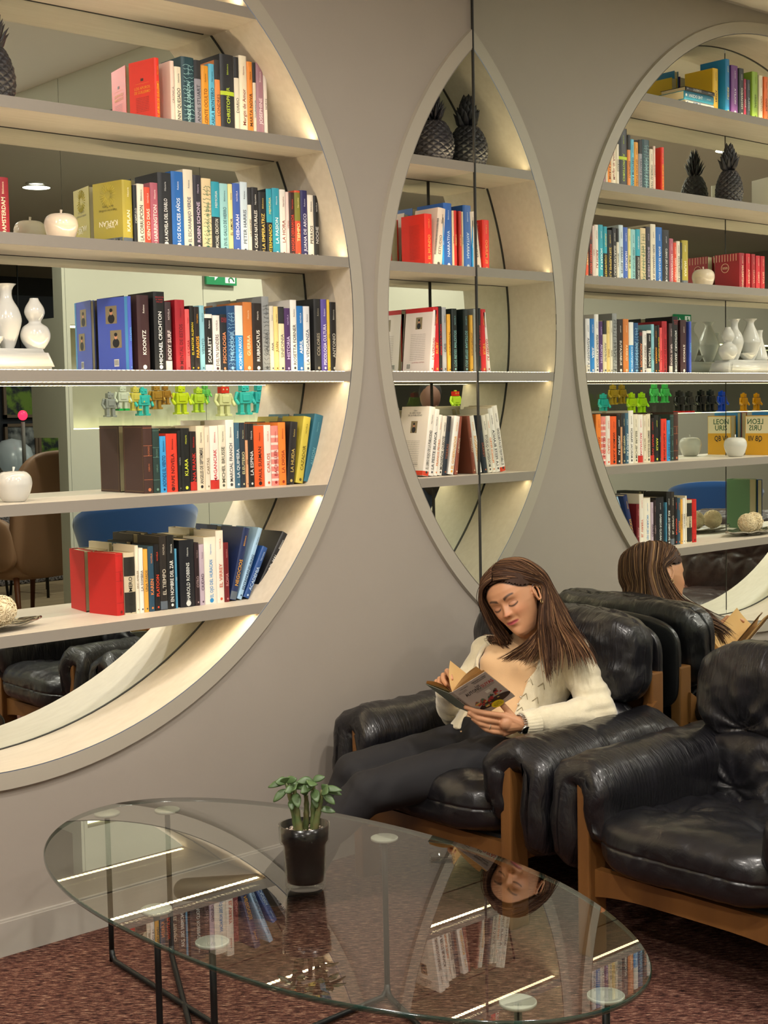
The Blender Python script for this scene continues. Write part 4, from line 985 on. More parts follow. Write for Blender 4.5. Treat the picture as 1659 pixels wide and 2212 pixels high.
for (x, y) in LG:
    lx, ly = x + 1.75, y + 1.13
    m = MB(); m.tube([(lx, ly, .008), (lx, ly, .12), (lx, ly, .3), (lx, ly, .423)], .0075, 12); o = m.build('leg', BLKM, t)
    m = MB(); m.lathe([(.033, .4205), (.035, .422), (.035, .427), (.0335, .428)], 32, c=(lx, ly, 0)); m.build('pad', PAD, o)
for a, b in ((0, 6), (1, 3), (4, 2), (5, 4)):
    p, q = V((LG[a][0] + 1.75, LG[a][1] + 1.13, .012)), V((LG[b][0] + 1.75, LG[b][1] + 1.13, .012)); d = (q - p).normalized()
    z = .009 + .0 * a
    pts = [p + V((0, 0, .03)), p + V((0, 0, .012)) + d * .004, p + d * .02 + V((0, 0, 0)), q - d * .02, q - d * .004 + V((0, 0, .012)), q + V((0, 0, .03))]
    m = MB(); m.tube(pts, .0075, 10); m.build('floor_rod', BLKM, t)
# glass ashtray dish under the far end
def lathe_thing(name, loc, prof, mt, label, cat, n=36, **k):
    m = MB(); m.lathe(prof, n, **k); o = m.build(name, mt, None, loc); return tag(o, label, cat)
CLEAR = glass_top_mat('thin_clear_glass', (.97, .98, .975), 1.45, .55)
lathe_thing('glass_dish', (-1.425, -1.245, GZ + .0005), [(.0001, 0), (.03, 0), (.031, .002), (.030, .0125), (.028, .0125), (.027, .004), (.0001, .003)], CLEAR, 'small clear glass dish near the far edge of the table', 'dish', cap=False)

# ------------------------------------------------------------------ jade plant  in a black glass
px, py = -1.775, -1.160
t = root('jade_plant', (px, py, GZ + .0006), 'small jade plant in a black pot inside a clear glass on the table', 'potted plant'); t.scale = (1.25, 1.25, 1.12)
m = MB(); m.lathe([(.0001, 0), (.034, 0), (.0365, .004), (.0375, .03), (.0395, .088), (.041, .092), (.0455, .094), (.0475, .13), (.0455, .13), (.0435, .097), (.0385, .091), (.036, .03), (.034, .012), (.0001, .011)], 48, cap=False)
m.build('outer_glass', CLEAR, t)
m = MB(); m.lathe([(.0001, .0125), (.0325, .0125), (.0348, .03), (.0375, .088), (.0425, .096), (.0445, .1295), (.0425, .1295), (.0405, .11), (.0001, .109)], 48, cap=False)
m.build('inner_pot', mat('gloss_black_plastic', '0a0a0b', .22), t)
rd = random.Random(5); m = MB()
for k in range(190):
    a = rd.uniform(0, 6.28); r = .039 * math.sqrt(rd.random()); s = rd.uniform(.0018, .0035)
    m.ell((r * math.cos(a), r * math.sin(a), .111 + rd.uniform(0, .006)), (s, s * .8, s * .6), Matrix.Rotation(rd.uniform(0, 3), 3, 'X').to_4x4(), rd.choice((0, 0, 1)), 6)
o = m.build('gravel', [C('d8c8b8', .8), C('b09a8a', .8)], t); o['kind'] = 'stuff'
STEM = mat('jade_stem', '4a6034', .55, var=(60, '66603a', .2), bump=(90, .3, .002)); LEAF = mat('jade_leaf', '384e2c', .42, var=(30, '50683c', .3))
stems = [((-.012, 0, .108), (-.018, .0, .16), (-.03, .002, .215)), ((-.006, -.008, .108), (-.013, -.005, .155), (-.016, -.004, .205)), ((.016, .004, .108), (.018, .003, .16), (.018, .0, .215)),
         ((.018, -.004, .108), (.026, -.006, .155), (.036, -.008, .20)), ((.0, .01, .108), (.006, .012, .15), (.004, .01, .185))]
Rr = RT.copy(); Rr.z = 0; Rr.normalize(); Ff = V((-Rr.y, Rr.x, 0))
def W_(p): return Rr * p[0] + Ff * p[1] + V((0, 0, p[2]))
m = MB()
for s in stems:
    P_ = [W_(q) for q in s]; pts = []; rad = []
    for k in range(13):
        a = k / 12; pts.append((1 - a) ** 2 * P_[0] + 2 * a * (1 - a) * P_[1] + a * a * P_[2]); rad.append((.0068 - .0028 * a) * (1.12 if k % 3 == 0 else .95))
    m.tube(pts, rad, 10)
m.build('stems', STEM, t)
def leaf(mb, base, dr, L, wd, nrm):
    dr = V(dr).normalized(); nrm = V(nrm); nrm = (nrm - dr * nrm.dot(dr)).normalized(); sd = dr.cross(nrm); vs = []; fs = []; nl = 9; nw = 8
    for i in range(nl + 1):
        u = i / nl; w_ = wd * (math.sin(PI * min(u * .92 + .05, 1)) ** .75); c = V(base) + dr * (L * u) - V((0, 0, L * .35 * u * u))
        for j in range(nw):
            a = 2 * PI * j / nw; vs.append(c + sd * (w_ * math.cos(a)) + nrm * (.0016 * math.sin(a) * (1 if w_ > .001 else .3) + .1 * w_ * math.cos(a) ** 2))
    for i in range(nl):
        for j in range(nw): q = (j + 1) % nw; fs.append((i * nw + j, i * nw + q, (i + 1) * nw + q, (i + 1) * nw + j))
    fs.append(tuple(range(nw - 1, -1, -1))); fs.append(tuple(nl * nw + j for j in range(nw)))
    mb.add(vs, fs, 0, True)
m = MB()
spec = [((-.03, .002, .214), (-1, 0, .1), .034, .008), ((-.03, .002, .214), (-.8, -.4, .6), .026, .010), ((-.03, .0, .214), (-.2, -.3, 1), .022, .010), ((-.03, 0, .2), (-1, -.3, -.5), .028, .008), ((-.03, 0, .214), (.7, -.3, .8), .03, .009),
        ((-.016, -.004, .204), (.1, -.8, .5), .03, .012), ((-.016, -.004, .204), (.9, -.2, .5), .035, .008), ((-.016, -.004, .203), (-.6, -.5, .2), .022, .009), ((-.016, -.004, .195), (.3, -.7, -.6), .026, .009), ((-.016, 0, .2), (0, .5, 1), .028, .008),
        ((.018, 0, .215), (-.9, -.3, .5), .034, .009), ((.018, 0, .215), (.8, 0, .8), .03, .008), ((.018, 0, .215), (-.1, -.8, .3), .03, .012), ((.018, 0, .21), (-.6, -.6, .0), .03, .010), ((.018, 0, .2), (.3, -.8, -.4), .026, .009),
        ((.036, -.008, .2), (.3, -.8, .4), .03, .013), ((.036, -.008, .2), (1, 0, .35), .036, .008), ((.036, -.008, .2), (.9, .2, .0), .034, .008), ((.036, -.008, .2), (.5, -.3, 1), .022, .009), ((.036, -.008, .19), (.8, -.3, -.3), .024, .008),
        ((.028, -.006, .16), (1, -.1, .2), .03, .008), ((.004, .01, .185), (-.2, -.3, 1), .02, .007), ((-.022, 0, .18), (.1, -.9, -.5), .02, .007), ((.02, 0, .19), (.2, -.6, -.8), .022, .008)]
for b_, d_, L_, w_ in spec: leaf(m, W_(b_), W_(d_), L_, w_, W_((d_[0] * -.2, -.75, .55)))
m.build('leaves', LEAF, t)
# ------------------------------------------------------------------ the lounge behind, seen in the mirrors
PY = -4.2
PW = mat('partition_paint', 'b8b4a4', .75)
m = MB()   # long partition with a lit display slot
m.box(-10.5, -.95, PY - .12, PY, 0, 1.43); m.box(-10.5, -.95, PY - .12, PY, 2.12, 2.62); m.box(-1.0, -.95, PY - .45, PY, 1.43, 2.12); m.box(-10.5, -.95, PY - .45, PY - .12, 1.38, 1.43); m.box(-10.5, -.95, PY - .45, PY - .12, 2.12, 2.17)
m.box(-4.0, -.95, PY - .46, PY - .45, 1.43, 2.12)
m.box(-6.6, -6.2, PY - .46, PY - .45, 1.43, 2.12)
struct('wall_front', m, PW)
m = MB(); m.box(-10.5, -4.0, PY - .455, PY - .45, 1.43, 2.12); struct('window_1', m, glass_top_mat('display_back_glass', (.8, .84, .8), 1.5, 1.5))
t = root('display_light', (0, PY, 0), 'thin bright light strip along the display slot behind the seats', 'light strip')
m = MB(); m.box(-10.4, -1.02, -.42, -.40, 1.4305, 1.436); m.build('lower_strip', mat('display_led', 'fffbe0', .5, emit=9, ecol='fff6c0'), t)
m = MB(); m.box(-10.4, -1.02, -.12, -.09, 2.108, 2.119); m.build('upper_strip', MATS['display_led'], t)
def acrylic(c): return mat('acrylic_' + c, c, .15, trans=.25, sss=.0, coat=.3, spec=.6)
def robot_mesh(col, red=False):
    m = MB(); bx = lambda *a: m.box(*a, bev=.004)
    bx(-.055, -.012, -.03, .03, 0, .018); bx(.012, .055, -.03, .03, 0, .018)
    bx(-.045, -.014, -.02, .02, .016, .085); bx(.014, .045, -.02, .02, .016, .085)
    bx(-.052, .052, -.028, .028, .082, .165); bx(-.03, .03, -.034, -.026, .10, .15)
    bx(-.012, .012, -.012, .012, .163, .172); bx(-.032, .032, -.024, .024, .17, .215); bx(-.012, .012, -.012, .012, .213, .228)
    for s in (-1, 1):
        m.cap((s * .062, 0, .155), (s * .078, -.004, .115), .014, .012, 10); m.cap((s * .078, -.004, .112), (s * .074, -.03, .082), .012, .013, 10); m.ell((s * .016, -.025, .195), (.007, .004, .007), n=10)
    return m.mesh('robot')
RM = robot_mesh('')
def robot(pxx, ytop, ybot, col, label, dist_y, s_=None, rz=0.):
    """placed on the display ledge; the sizes follow the reflection measured in the mirrors"""
    me = RM.copy(); o = new_obj('toy_robot', me, None, acrylic(col)); return o
def RD(pxx, wy, y=None):
    """real x of something standing at depth wy that the corner mirrors show at picture column pxx"""
    d = FW * 3071.367 + RT * (pxx - 829.5) - UP * (870 - 1106); k = (.49 - wy - CAM.y) / d.y; return -(CAM.x + d.x * k), (CAM + d * k).z, k * 3071.367
ROB = [(237, 848, 903, '9a9c98', 'silver grey'), (264, 834, 889, 'd8dcc8', 'clear with green feet'), (292, 836, 889, 'e0d060', 'pale yellow'), (308, 838, 900, '3cc8c0', 'teal'), (337, 832, 886, 'b08430', 'amber brown'),
       (357, 834, 876, 'a87828', 'amber'), (390, 833, 897, 'd0e020', 'lime yellow'), (428, 838, 893, 'c0dc38', 'lime green'), (443, 832, 872, '70c860', 'green'), (483, 834, 901, 'e8e4a8', 'cream with a red head'), (527, 830, 898, '40c8c0', 'bright teal'), (560, 830, 894, '38b8b8', 'pale turquoise'),
       (1303, 846, 893, '30c0b0', 'sea green'), (1324, 832, 876, 'b89828', 'gold'), (1343, 832, 874, 'a88820', 'dull gold'), (1364, 846, 893, 'c8f020', 'acid green'), (1386, 846, 893, 'b8f020', 'acid lime'), (1413, 830, 872, '60e070', 'mint green'), (1436, 830, 872, '58d868', 'bright mint'),
       (1467, 850, 899, '2a2a26', 'black and red'), (1488, 852, 899, '3a3a34', 'smoke grey and red'), (1514, 850, 899, '1c1e1c', 'jet black'), (1534, 850, 899, '24282a', 'glossy black'), (1559, 838, 884, '1c50d0', 'royal blue'), (1606, 848, 888, 'f0a818', 'orange'), (1634, 848, 887, 'e8a010', 'marigold'), (984, 845, 892, 'c8e838', 'lime with a red head')]
names_seen = set()
for pxx, yt, yb, col, desc in ROB:
    x, _, d = RD(pxx, PY - .2); h = (yb - yt) / 3071.4 * d
    o = new_obj('toy_robot', RM.copy(), None, acrylic(col)); k = min(h / .228, 1.3)
    hz = 1.517 - (yb - 889 + (pxx - 829) * .0198) / 3071.4 * d
    o.scale = (k, k, k); o.rotation_euler = (0, 0, PI)
    zb = 1.437
    if hz - zb > .045:
        b = MB(); b.box(-.06, .06, -.05, .05, 0, hz - zb - .001); bo = b.build('display_block', CLEAR, None, (x, PY - .2, zb)); tag(bo, 'clear acrylic display block under the %s robot' % desc, 'display block', 'acrylic blocks in the display slot'); zb = hz
    o.location = (x, PY - .2, zb); tag(o, '%s toy robot in the lit display slot, seen in a mirror' % desc, 'robot', 'toy robots in the display slot')
    if 'red head' in desc:
        b = MB(); b.box(-.034, .034, -.026, .026, .169, .216); b.build('head', C('c83020', .3), o)
    if 'red' in desc and 'head' not in desc or 'green feet' in desc:
        b = MB(); b.box(-.057, -.011, -.032, .032, 0, .019); b.box(.011, .057, -.032, .032, 0, .019); b.build('feet', C('d02828' if 'red' in desc else '18a048', .4), o)
# exit sign, hung from the partition
def exit_sign(pxx, yc, label):
    x, _, d = RD(pxx, PY + .03); z = 1.517 - (yc - 889 + (pxx - 829) * .0198) / 3071.4 * d
    t = root('exit_sign', (x, PY + .025, z), label, 'sign', 'green emergency exit signs'); gw = .13
    m = MB(); m.box(-gw, gw, -.012, .012, -.065, .065); m.build('sign_panel', C('14784a', .4), t)
    m = MB(); y = .0125
    def q(pts): m.add([(a, y, b_) for a, b_ in pts], [tuple(range(len(pts)))])
    q([(.02, -.052), (.02, .052), (.115, .052), (.115, -.052)][::-1]) if False else None
    q([(-.115, -.05), (-.03, -.05), (-.03, .05), (-.115, .05)])
    q([(.02, .0), (.06, .036), (.06, .012), (.11, .012), (.11, -.012), (.06, -.012), (.06, -.036)])
    m.build('arrow', C('e8f0e8', .4), t)
    m = MB(); y = .0135
    q([(-.07 + .009 * math.cos(a), .033 + .009 * math.sin(a)) for a in [i * PI / 5 for i in range(10)]])
    for a, b_ in (((-.07, .02), (-.078, -.01)), ((-.078, -.01), (-.06, -.022)), ((-.06, -.022), (-.064, -.045)), ((-.078, -.01), (-.095, -.02)), ((-.095, -.02), (-.105, -.038)), ((-.072, .017), (-.055, .004)), ((-.072, .017), (-.09, .012)), ((-.09, .012), (-.098, -.004))):
        m.tube([(a[0], y, a[1]), (b_[0], y, b_[1])], .005, 6)
    m.build('running_figure', C('14784a', .4), t)
exit_sign(485, 600, 'green exit sign with arrow high on the partition, near the open lounge')
exit_sign(1475, 697, 'green exit sign with running figure further down the partition')
# furniture of the lounge
BLUE = mat('blue_felt', '1c4c8c', .9, sheen=.5); BEIGE = mat('beige_leather', '9a7458', .55); LEGW = mat('walnut', '6a3a20', .5)
def tub_chair(x, y, rz, label, k_=1.):
    t = root('tub_chair', (x, y, 0), label, 'chair', 'blue felt tub chairs', rz); t.scale = (.92 if k_ > 1 else 1., .92 if k_ > 1 else 1., k_); n = 40; vs = []; fs = []
    for k in range(12):
        v_ = k / 11
        for i in range(n + 1):
            a = -PI * .80 + 1.6 * PI * i / n; w_ = math.cos(a / 1.6 * .98); top = .44 + .36 * (w_ ** .7 if w_ > 0 else 0)
            r = .26 + .13 * v_; vs.append((r * math.cos(a), r * 1.12 * math.sin(a), .40 - .08 * (1 - v_) + (top - .38) * v_ ** 1.2))
    for k in range(11):
        for i in range(n): a = k * (n + 1) + i; fs.append((a, a + 1, a + n + 2, a + n + 1))
    m = MB(); m.add(vs, fs, 0, True); o = m.build('shell', BLUE, t); s = o.modifiers.new('s', 'SOLIDIFY'); s.thickness = .03
    m = MB(); m.lathe([(.0001, .33), (.24, .34), (.27, .38), (.25, .42), (.0001, .43)], 32, cap=False); m.build('seat', BLUE, t)
    for i in range(4): a = PI / 4 + i * PI / 2; m = MB(); m.tube([(.14 * math.cos(a), .14 * math.sin(a), .34), (.26 * math.cos(a), .26 * math.sin(a), 0)], [.016, .011], 10); m.build('leg', LEGW, t)
for pxx, wy, rz, lb in ((285, -3.72, 1.2, 'blue felt tub chair with grey seat pad, against the partition'), (205, -5.6, 2.0, 'blue felt tub chair turned sideways at the lounge opening'), (1545, -3.6, .6, 'blue felt tub chair at the distant end of the partition')):
    x, _, d = RD(pxx, wy); tub_chair(x, wy, rz, lb, 1.22 if pxx < 800 else 1.0)
x, _, d = RD(40, -5.15)
t = root('wing_armchair', (x, -5.15, 0), 'tall beige leather armchair on brown wooden legs in the lounge', 'armchair', rz=.25); t.scale = (1.1, 1.1, 1.15)
m = cushion(.34, .30, .09, 4, 20, (), .002, 3, seams=False); m.build('seat', BEIGE, t, (0, 0, .42))
m = cushion(.36, .06, .38, 3.2, 24, (), .002, 4, seams=False); o = m.build('backrest', BEIGE, t, (0, .30, .72)); o.rotation_euler = (-.12, 0, 0)
for s in (-1, 1):
    m = cushion(.05, .30, .16, 3.5, 16, (), .002, 5, seams=False); m.build('armrest', BEIGE, t, (s * .34, 0, .55))
    for q in (-1, 1): m = MB(); m.tube([(s * .27, q * .22, .36), (s * .32, q * .30, 0)], [.02, .013], 10); m.build('leg', LEGW, t)
    
def side_table(pxx, wy, label):
    x, _, d = RD(pxx, wy); t = root('side_table', (x, wy, 0), label, 'table', 'small grey side tables')
    m = MB(); m.lathe([(.0001, .50), (.25, .50), (.255, .51), (.25, .52), (.0001, .52)], 36, cap=False); m.build('table_top', C('7c8084', .4), t)
    m = MB(); m.lathe([(.0001, 0), (.16, 0), (.15, .012), (.02, .02), (.018, .5)], 24, cap=False); m.build('pedestal', BLKM, t)
    q = root('potted_succulent', (x, wy, .521), 'little green succulent in a black pot on the %s' % ('near side table' if pxx < 800 else 'distant side table'), 'potted plant')
    m = MB(); m.lathe([(.0001, 0), (.035, 0), (.045, .09), (.042, .09), (.038, .075), (.0001, .075)], 20, cap=False); m.build('pot', MATS['gloss_black_plastic'], q)
    m = MB()
    for i in range(9): a = i * 2.4; leaf(m, (0, 0, .08), (math.cos(a), math.sin(a), .9 + .1 * (i % 3)), .06, .009, (0, 0, 1))
    m.build('leaves', LEAF, q)
side_table(445, -3.85, 'round grey side table beside the blue tub chair'); side_table(1416, -3.7, 'round grey side table far along the partition')
# dark tufted brown leather armchair at the other end of the glass table
t = root('brown_leather_armchair', (-3.6, -.72, 0), 'brown tufted leather armchair beyond the photo edge, seen in the mirror', 'armchair', rz=PI)
m = cushion(.34, .36, .10, 4, 40, [(-.1, -.15), (-.1, .15), (.12, 0)], .008, 61, .03, .06); m.build('seat_cushion', BROWNL, t, (-.42, 0, .32))
m = cushion(.09, .44, .27, 4, 50, [(-.28, .0), (-.09, .0), (.1, .0), (.29, 0)], .008, 64, .035, .06, face=0)
for i, v in enumerate(m.v): m.v[i] = (-v[0], -v[1], v[2])
m.build('back_cushion', BROWNL, t, (-.12, 0, .62))
for s in (-1, 1):
    m = MB(); m.box(-.76, -.70, s * .36 - .02, s * .36 + .02, 0, .45); m.box(-.08, -.03, s * .36 - .02, s * .36 + .02, 0, .6); m.box(-.72, -.05, s * .36 - .015, s * .36 + .015, .2, .25); m.build('side_frame', WOOD, t)
# far lounge: dark wall with framed pictures, bar counter, pendant lamps
m = MB(); m.box(-4.6, 2.0, -9.15, -9.05, 0, 2.75); struct('wall_lounge', m, mat('charcoal_wall', '2a2d34', .8))
rd = random.Random(12)
PG = mat('picture_print', '30363c', .5, var=(9, 'a0a4a6', .12)); PD = mat('picture_print_dark', '20282e', .4, var=(7, '6a8a30', .06)); FRM = mat('picture_frame_wood', '6e5c4c', .5)
for r_ in range(2):
    for c_ in range(4):
        x, _, d = RD(48 + 64 * c_ - 0, -9.0); z = (1.78, 1.2)[r_]
        t = root('framed_picture', (x, -9.02, z), ['dark', 'grey', 'shadowy', 'misty'][c_] + ' framed picture in the ' + ['upper', 'lower'][r_] + ' row on the charcoal lounge wall', 'picture', 'framed pictures on the charcoal wall')
        m = MB(); w_, h_ = .20, .26
        for a in ((-w_, w_, h_ - .03, h_), (-w_, w_, -h_, -h_ + .03), (-w_, -w_ + .03, -h_, h_), (w_ - .03, w_, -h_, h_)): m.box(a[0], a[1], -.015, .02, a[2], a[3])
        m.build('frame', FRM, t); m = MB(); m.box(-w_ + .03, w_ - .03, -.01, .0, -h_ + .03, h_ - .03); m.build('print', PG if (r_ + c_) % 2 else PD, t)
t = root('bar_counter', (-1.3, -8.0, 0), 'dark speckled granite bar counter in the lounge', 'counter')
m = MB(); m.box(-2.6, 2.0, -.3, .3, 0, 1.0, 0, None, .02); m.build('counter_body', mat('dark_granite', '1c1a1c', .25, var=(60, 'a09aa0', .12)), t)
m = MB(); m.box(-2.65, 2.05, -.35, .35, 1.0, 1.04, 0, None, .01); m.build('counter_top', mat('counter_stone', '26252a', .15), t)
HT = mat('houndstooth_tweed', '6a665e', .9, var=(120, '2a2826', .02))
def dining_chair(pxx, wy, rz, label):
    x, _, d = RD(pxx, wy); t = root('dining_chair', (x, wy, 0), label, 'chair', 'tweed dining chairs at the counter', rz)
    m = cushion(.24, .24, .035, 4, 14, (), .001, 1, seams=False); m.build('seat', mat('tan_seat', 'a08868', .7), t, (0, 0, .62)); m = cushion(.23, .025, .24, 3, 16, (), .001, 1, seams=False); o = m.build('backrest', HT, t, (0, .22, .92)); o.rotation_euler = (-.15, 0, 0)
    for s in (-1, 1):
        for q in (-1, 1): m = MB(); m.tube([(s * .18, q * .18, .6), (s * .22, q * .22, 0)], .012, 8); m.build('leg', BLKM, t)
dining_chair(88, -6.9, .3, 'tweed dining chair in front of the granite counter'); dining_chair(-75, -6.9, -.1, 'tweed dining chair at the far end of the granite counter')
def pendant(pxx, wy, z, label):
    x, _, d = RD(pxx, wy); t = root('pendant_lamp', (x, wy, z), label, 'lamp', 'black pendant lamps over the lounge')
    m = MB(); m.tube([(0, 0, .12), (.02, 0, .5), (.0, 0, CEIL - z)], .006, 6); m.build('cable', BLKM, t)
    m = MB(); m.lathe([(.03, .12), (.06, .10), (.085, .05), (.09, 0), (.084, 0), (.078, .045), (.05, .09), (.0001, .1)], 24, cap=False); m.build('lamp_shade', mat('smoked_brass', '3a3026', .3, .8), t)
    m = MB(); m.ell((0, 0, .02), (.04, .04, .03)); m.build('bulb', mat('pendant_bulb', 'fff0c0', .5, emit=12), t)
pendant(146, -7.2, 2.03, 'black pendant lamp glowing over the counter near the partition'); pendant(50, -7.8, 1.98, 'black pendant lamp glowing further into the lounge')
x, _, d = RD(48, -7.6)
t = root('signal_lamp', (x, -7.6, 1.04), 'round red glowing lamp on a grey post by the counter', 'lamp')
m = MB(); m.tube([(0, 0, 0), (0, 0, .44)], .018, 12); m.build('post', C('7a7874', .5), t); m = MB(); m.ell((0, 0, .5), (.045, .03, .045)); m.build('red_lens', mat('red_glow', 'ff2040', .3, emit=5), t)
x, _, d = RD(22, -7.9); t = root('globe_lamp', (x, -7.9, 1.04), 'milky white dome lamp standing on the granite counter', 'lamp'); m = MB(); m.lathe([(.2, 0), (.205, .08), (.17, .2), (.09, .27), (.0001, .29)], 32, cap=False); m.build('shade', mat('opal_glass', 'a8b4bc', .25), t)
# the photographer, standing behind the camera, shows up in the corner mirrors
FH = V((FW.x, FW.y, 0)).normalized(); RH = V((FH.y, -FH.x, 0)); B0 = V((CAM.x, CAM.y, 0)) - FH * .34
def PP(r, f, z): return B0 + RH * r + FH * f + V((0, 0, z))
m = MB(); m.ell(PP(0, 0, 1.62), (.078, .088, .115)); m.cap(PP(0, -.01, 1.42), PP(0, 0, 1.56), .058, .052)
m.cap(PP(0, -.02, 1.02), PP(0, -.01, 1.32), .13, .15)
for s in (-1, 1):
    m.cap(PP(s * .17, -.01, 1.38), PP(s * .22, .07, 1.14), .055, .042); m.cap(PP(s * .22, .07, 1.14), PP(s * .075, .25, 1.44), .042, .028); m.cap(PP(s * .075, .25, 1.44), PP(s * .05, .275, 1.50), .03, .02)
    m.cap(PP(s * .09, -.01, .95), PP(s * .1, 0, .5), .09, .06); m.cap(PP(s * .1, 0, .5), PP(s * .11, -.02, .08), .058, .04); m.cap(PP(s * .11, -.05, .045), PP(s * .13, .12, .035), .045, .032)
    for k in range(4): m.cap(PP(s * .055, .285, 1.50 - .018 * k + .02), PP(s * .02, .30, 1.50 - .018 * k + .02), .009, .008, 8)
    m.cap(PP(s * .05, .26, 1.53), PP(s * .03, .285, 1.55), .01, .009, 8)
ph = new_obj('photographer', voxel(m, .012, 4), None, mat('silhouette_skin', '6e4c3c', .6)); tag(ph, 'person in a dark shirt holding up a phone, tiny in the corner mirror', 'person')  # skin darkened to a silhouette, the shade is put into its colour
m = MB(); m.cap(PP(0, -.02, .98), PP(0, -.01, 1.34), .145, .165)
for s in (-1, 1): m.cap(PP(s * .17, -.01, 1.38), PP(s * .22, .07, 1.14), .065, .052); m.cap(PP(s * .22, .07, 1.14), PP(s * .10, .22, 1.39), .052, .04)
new_obj('shirt', voxel(m, .014, 5), ph, mat('plaid_dark_cotton', '2a2622', .9))
m = MB()
for s in (-1, 1): m.cap(PP(s * .09, -.01, .97), PP(s * .1, 0, .5), .1, .07); m.cap(PP(s * .1, 0, .5), PP(s * .11, -.02, .1), .07, .06)
new_obj('trousers', voxel(m, .016, 4), ph, C('1e2430', .9))
m = MB(); m.ell(PP(0, -.025, 1.655), (.087, .095, .1)); new_obj('hair', m.mesh(), ph, C('1c1614', .7)); ph.data.name = 'photographer'
t = root('phone', tuple(CAM - FH * .03), 'black phone held up by the photographer', 'phone'); t.rotation_euler = (0, 0, math.atan2(FH.y, FH.x) - PI / 2)
m = MB(); m.box(-.036, .036, -.008, 0, -.13, .022, 0, None, .003); m.build('phone_body', MATS['gloss_black_plastic'], t)
# ------------------------------------------------------------------ the reading woman
def ray_at(px, py_, x):                                   # point of the measured sight line that lies at distance x from the mirror
    d = FW * 3071.367 + RT * (px - 829.5) - UP * (py_ - 1106); return CAM + d * ((x - CAM.x) / d.x)
def head_frame(yaw, pit, rho):
    F_ = V((-math.cos(yaw) * math.cos(pit), -math.sin(yaw) * math.cos(pit), -math.sin(pit)))
    U = (V((0, 0, 1)) - F_ * F_.z).normalized(); L = U.cross(F_)
    return L * math.cos(rho) + U * math.sin(rho), U * math.cos(rho) - L * math.sin(rho), F_
HL, HU, HF = head_frame(.33, .16, .42); HC = V((-.335, -.480, .888)); HS = .97
HC = HC + (CAM - HC).normalized() * .065
def H(a, b, c): return HC + (HL * a + HU * b + HF * c) * HS
HPROF = [(-.118, .040, -.012, .006), (-.113, .063, -.02, .019), (-.102, .075, -.03, .029), (-.088, .079, -.042, .038), (-.07, .081, -.056, .047), (-.05, .083, -.07, .056), (-.03, .085, -.085, .0645), (-.01, .085, -.096, .0715),
         (.01, .086, -.102, .074), (.03, .089, -.104, .075), (.05, .087, -.101, .074), (.07, .079, -.093, .069), (.088, .064, -.078, .059), (.102, .046, -.058, .044), (.112, .026, -.034, .026), (.117, .004, -.008, .006)]
def g2(x, y, cx, cy, sx, sy): return math.exp(-((x - cx) / sx) ** 2 - ((y - cy) / sy) ** 2)
def hprof(y):
    A = HPROF
    for i in range(len(A) - 1):
        if y <= A[i + 1][0] or i == len(A) - 2:
            t = (y - A[i][0]) / (A[i + 1][0] - A[i][0]); t = min(max(t, 0), 1); return [A[i][k] * (1 - t) + A[i + 1][k] * t for k in (1, 2, 3)]
def face_dz(x, y):
    ax = abs(x); d = 0
    ny = (.020 - y) / .048
    if 0 < ny < 1.25:
        h = .021 * (min(ny, 1) ** 1.25) * (1 if ny < 1 else max(0, 1 - ((ny - 1) / .22)) ** .6); d += h * math.exp(-(x / (.0062 + .0045 * min(ny, 1))) ** 2)
    d += .009 * g2(ax, y, .0115, -.0265, .0055, .0055)
    d += .004 * g2(ax, y, .028, .026, .022, .008)
    d -= .0085 * g2(ax, y, .030, .006, .016, .011) + .004 * g2(ax, y, .014, .004, .006, .009)
    d += .0065 * g2(ax, y, .0315, .002, .0115, .0068)
    d += .006 * g2(ax, y, .040, -.026, .018, .017)
    d += .0055 * g2(x, y, 0, -.0515 + ax * .10, .0185, .0042) + .0065 * g2(x, y, 0, -.0625 + ax * .12, .0155, .0050)
    d -= .0045 * g2(x, y, 0, -.0568 + ax * .10, .021, .0014)
    d -= .003 * g2(x, y, 0, -.0745, .016, .005); d += .006 * g2(x, y, 0, -.096, .016, .013)
    d -= .003 * g2(ax, y, .026, -.048, .005, .010)
    return d
def head_pts(nr=110, nc=150, feat=True):
    pts = []
    for k in range(nr + 1):
        s_ = k / nr; y = -.118 + .235 * (.5 - .5 * math.cos(PI * s_)) * 1.0
        zf, zb, w = hprof(y)
        row = []
        for i in range(nc):
            a = 2 * PI * i / nc; sn, cs = math.sin(a), math.cos(a)
            e_ = .86; x = w * math.copysign(abs(sn) ** e_, sn); z = (zf if cs > 0 else -zb) * math.copysign(abs(cs) ** (.80 if cs > 0 else .95), cs)
            if feat and cs > 0: z += face_dz(x, y) * min(1, cs * 3)
            row.append((x, y, z))
        pts.append(row)
    return pts
def grid_faces(nr, nc): return [(k * nc + i, k * nc + (i + 1) % nc, (k + 1) * nc + (i + 1) % nc, (k + 1) * nc + i) for k in range(nr) for i in range(nc)]
body = MB()
hp = head_pts(); body.add([H(*p) for r in hp for p in r], grid_faces(110, 150) + [tuple(range(149, -1, -1)), tuple(110 * 150 + i for i in range(150))], 0, True)
def chain(mb, pts, rads, n=14):
    for i in range(len(pts) - 1): mb.cap(pts[i], pts[i + 1], rads[i], rads[i + 1], n)
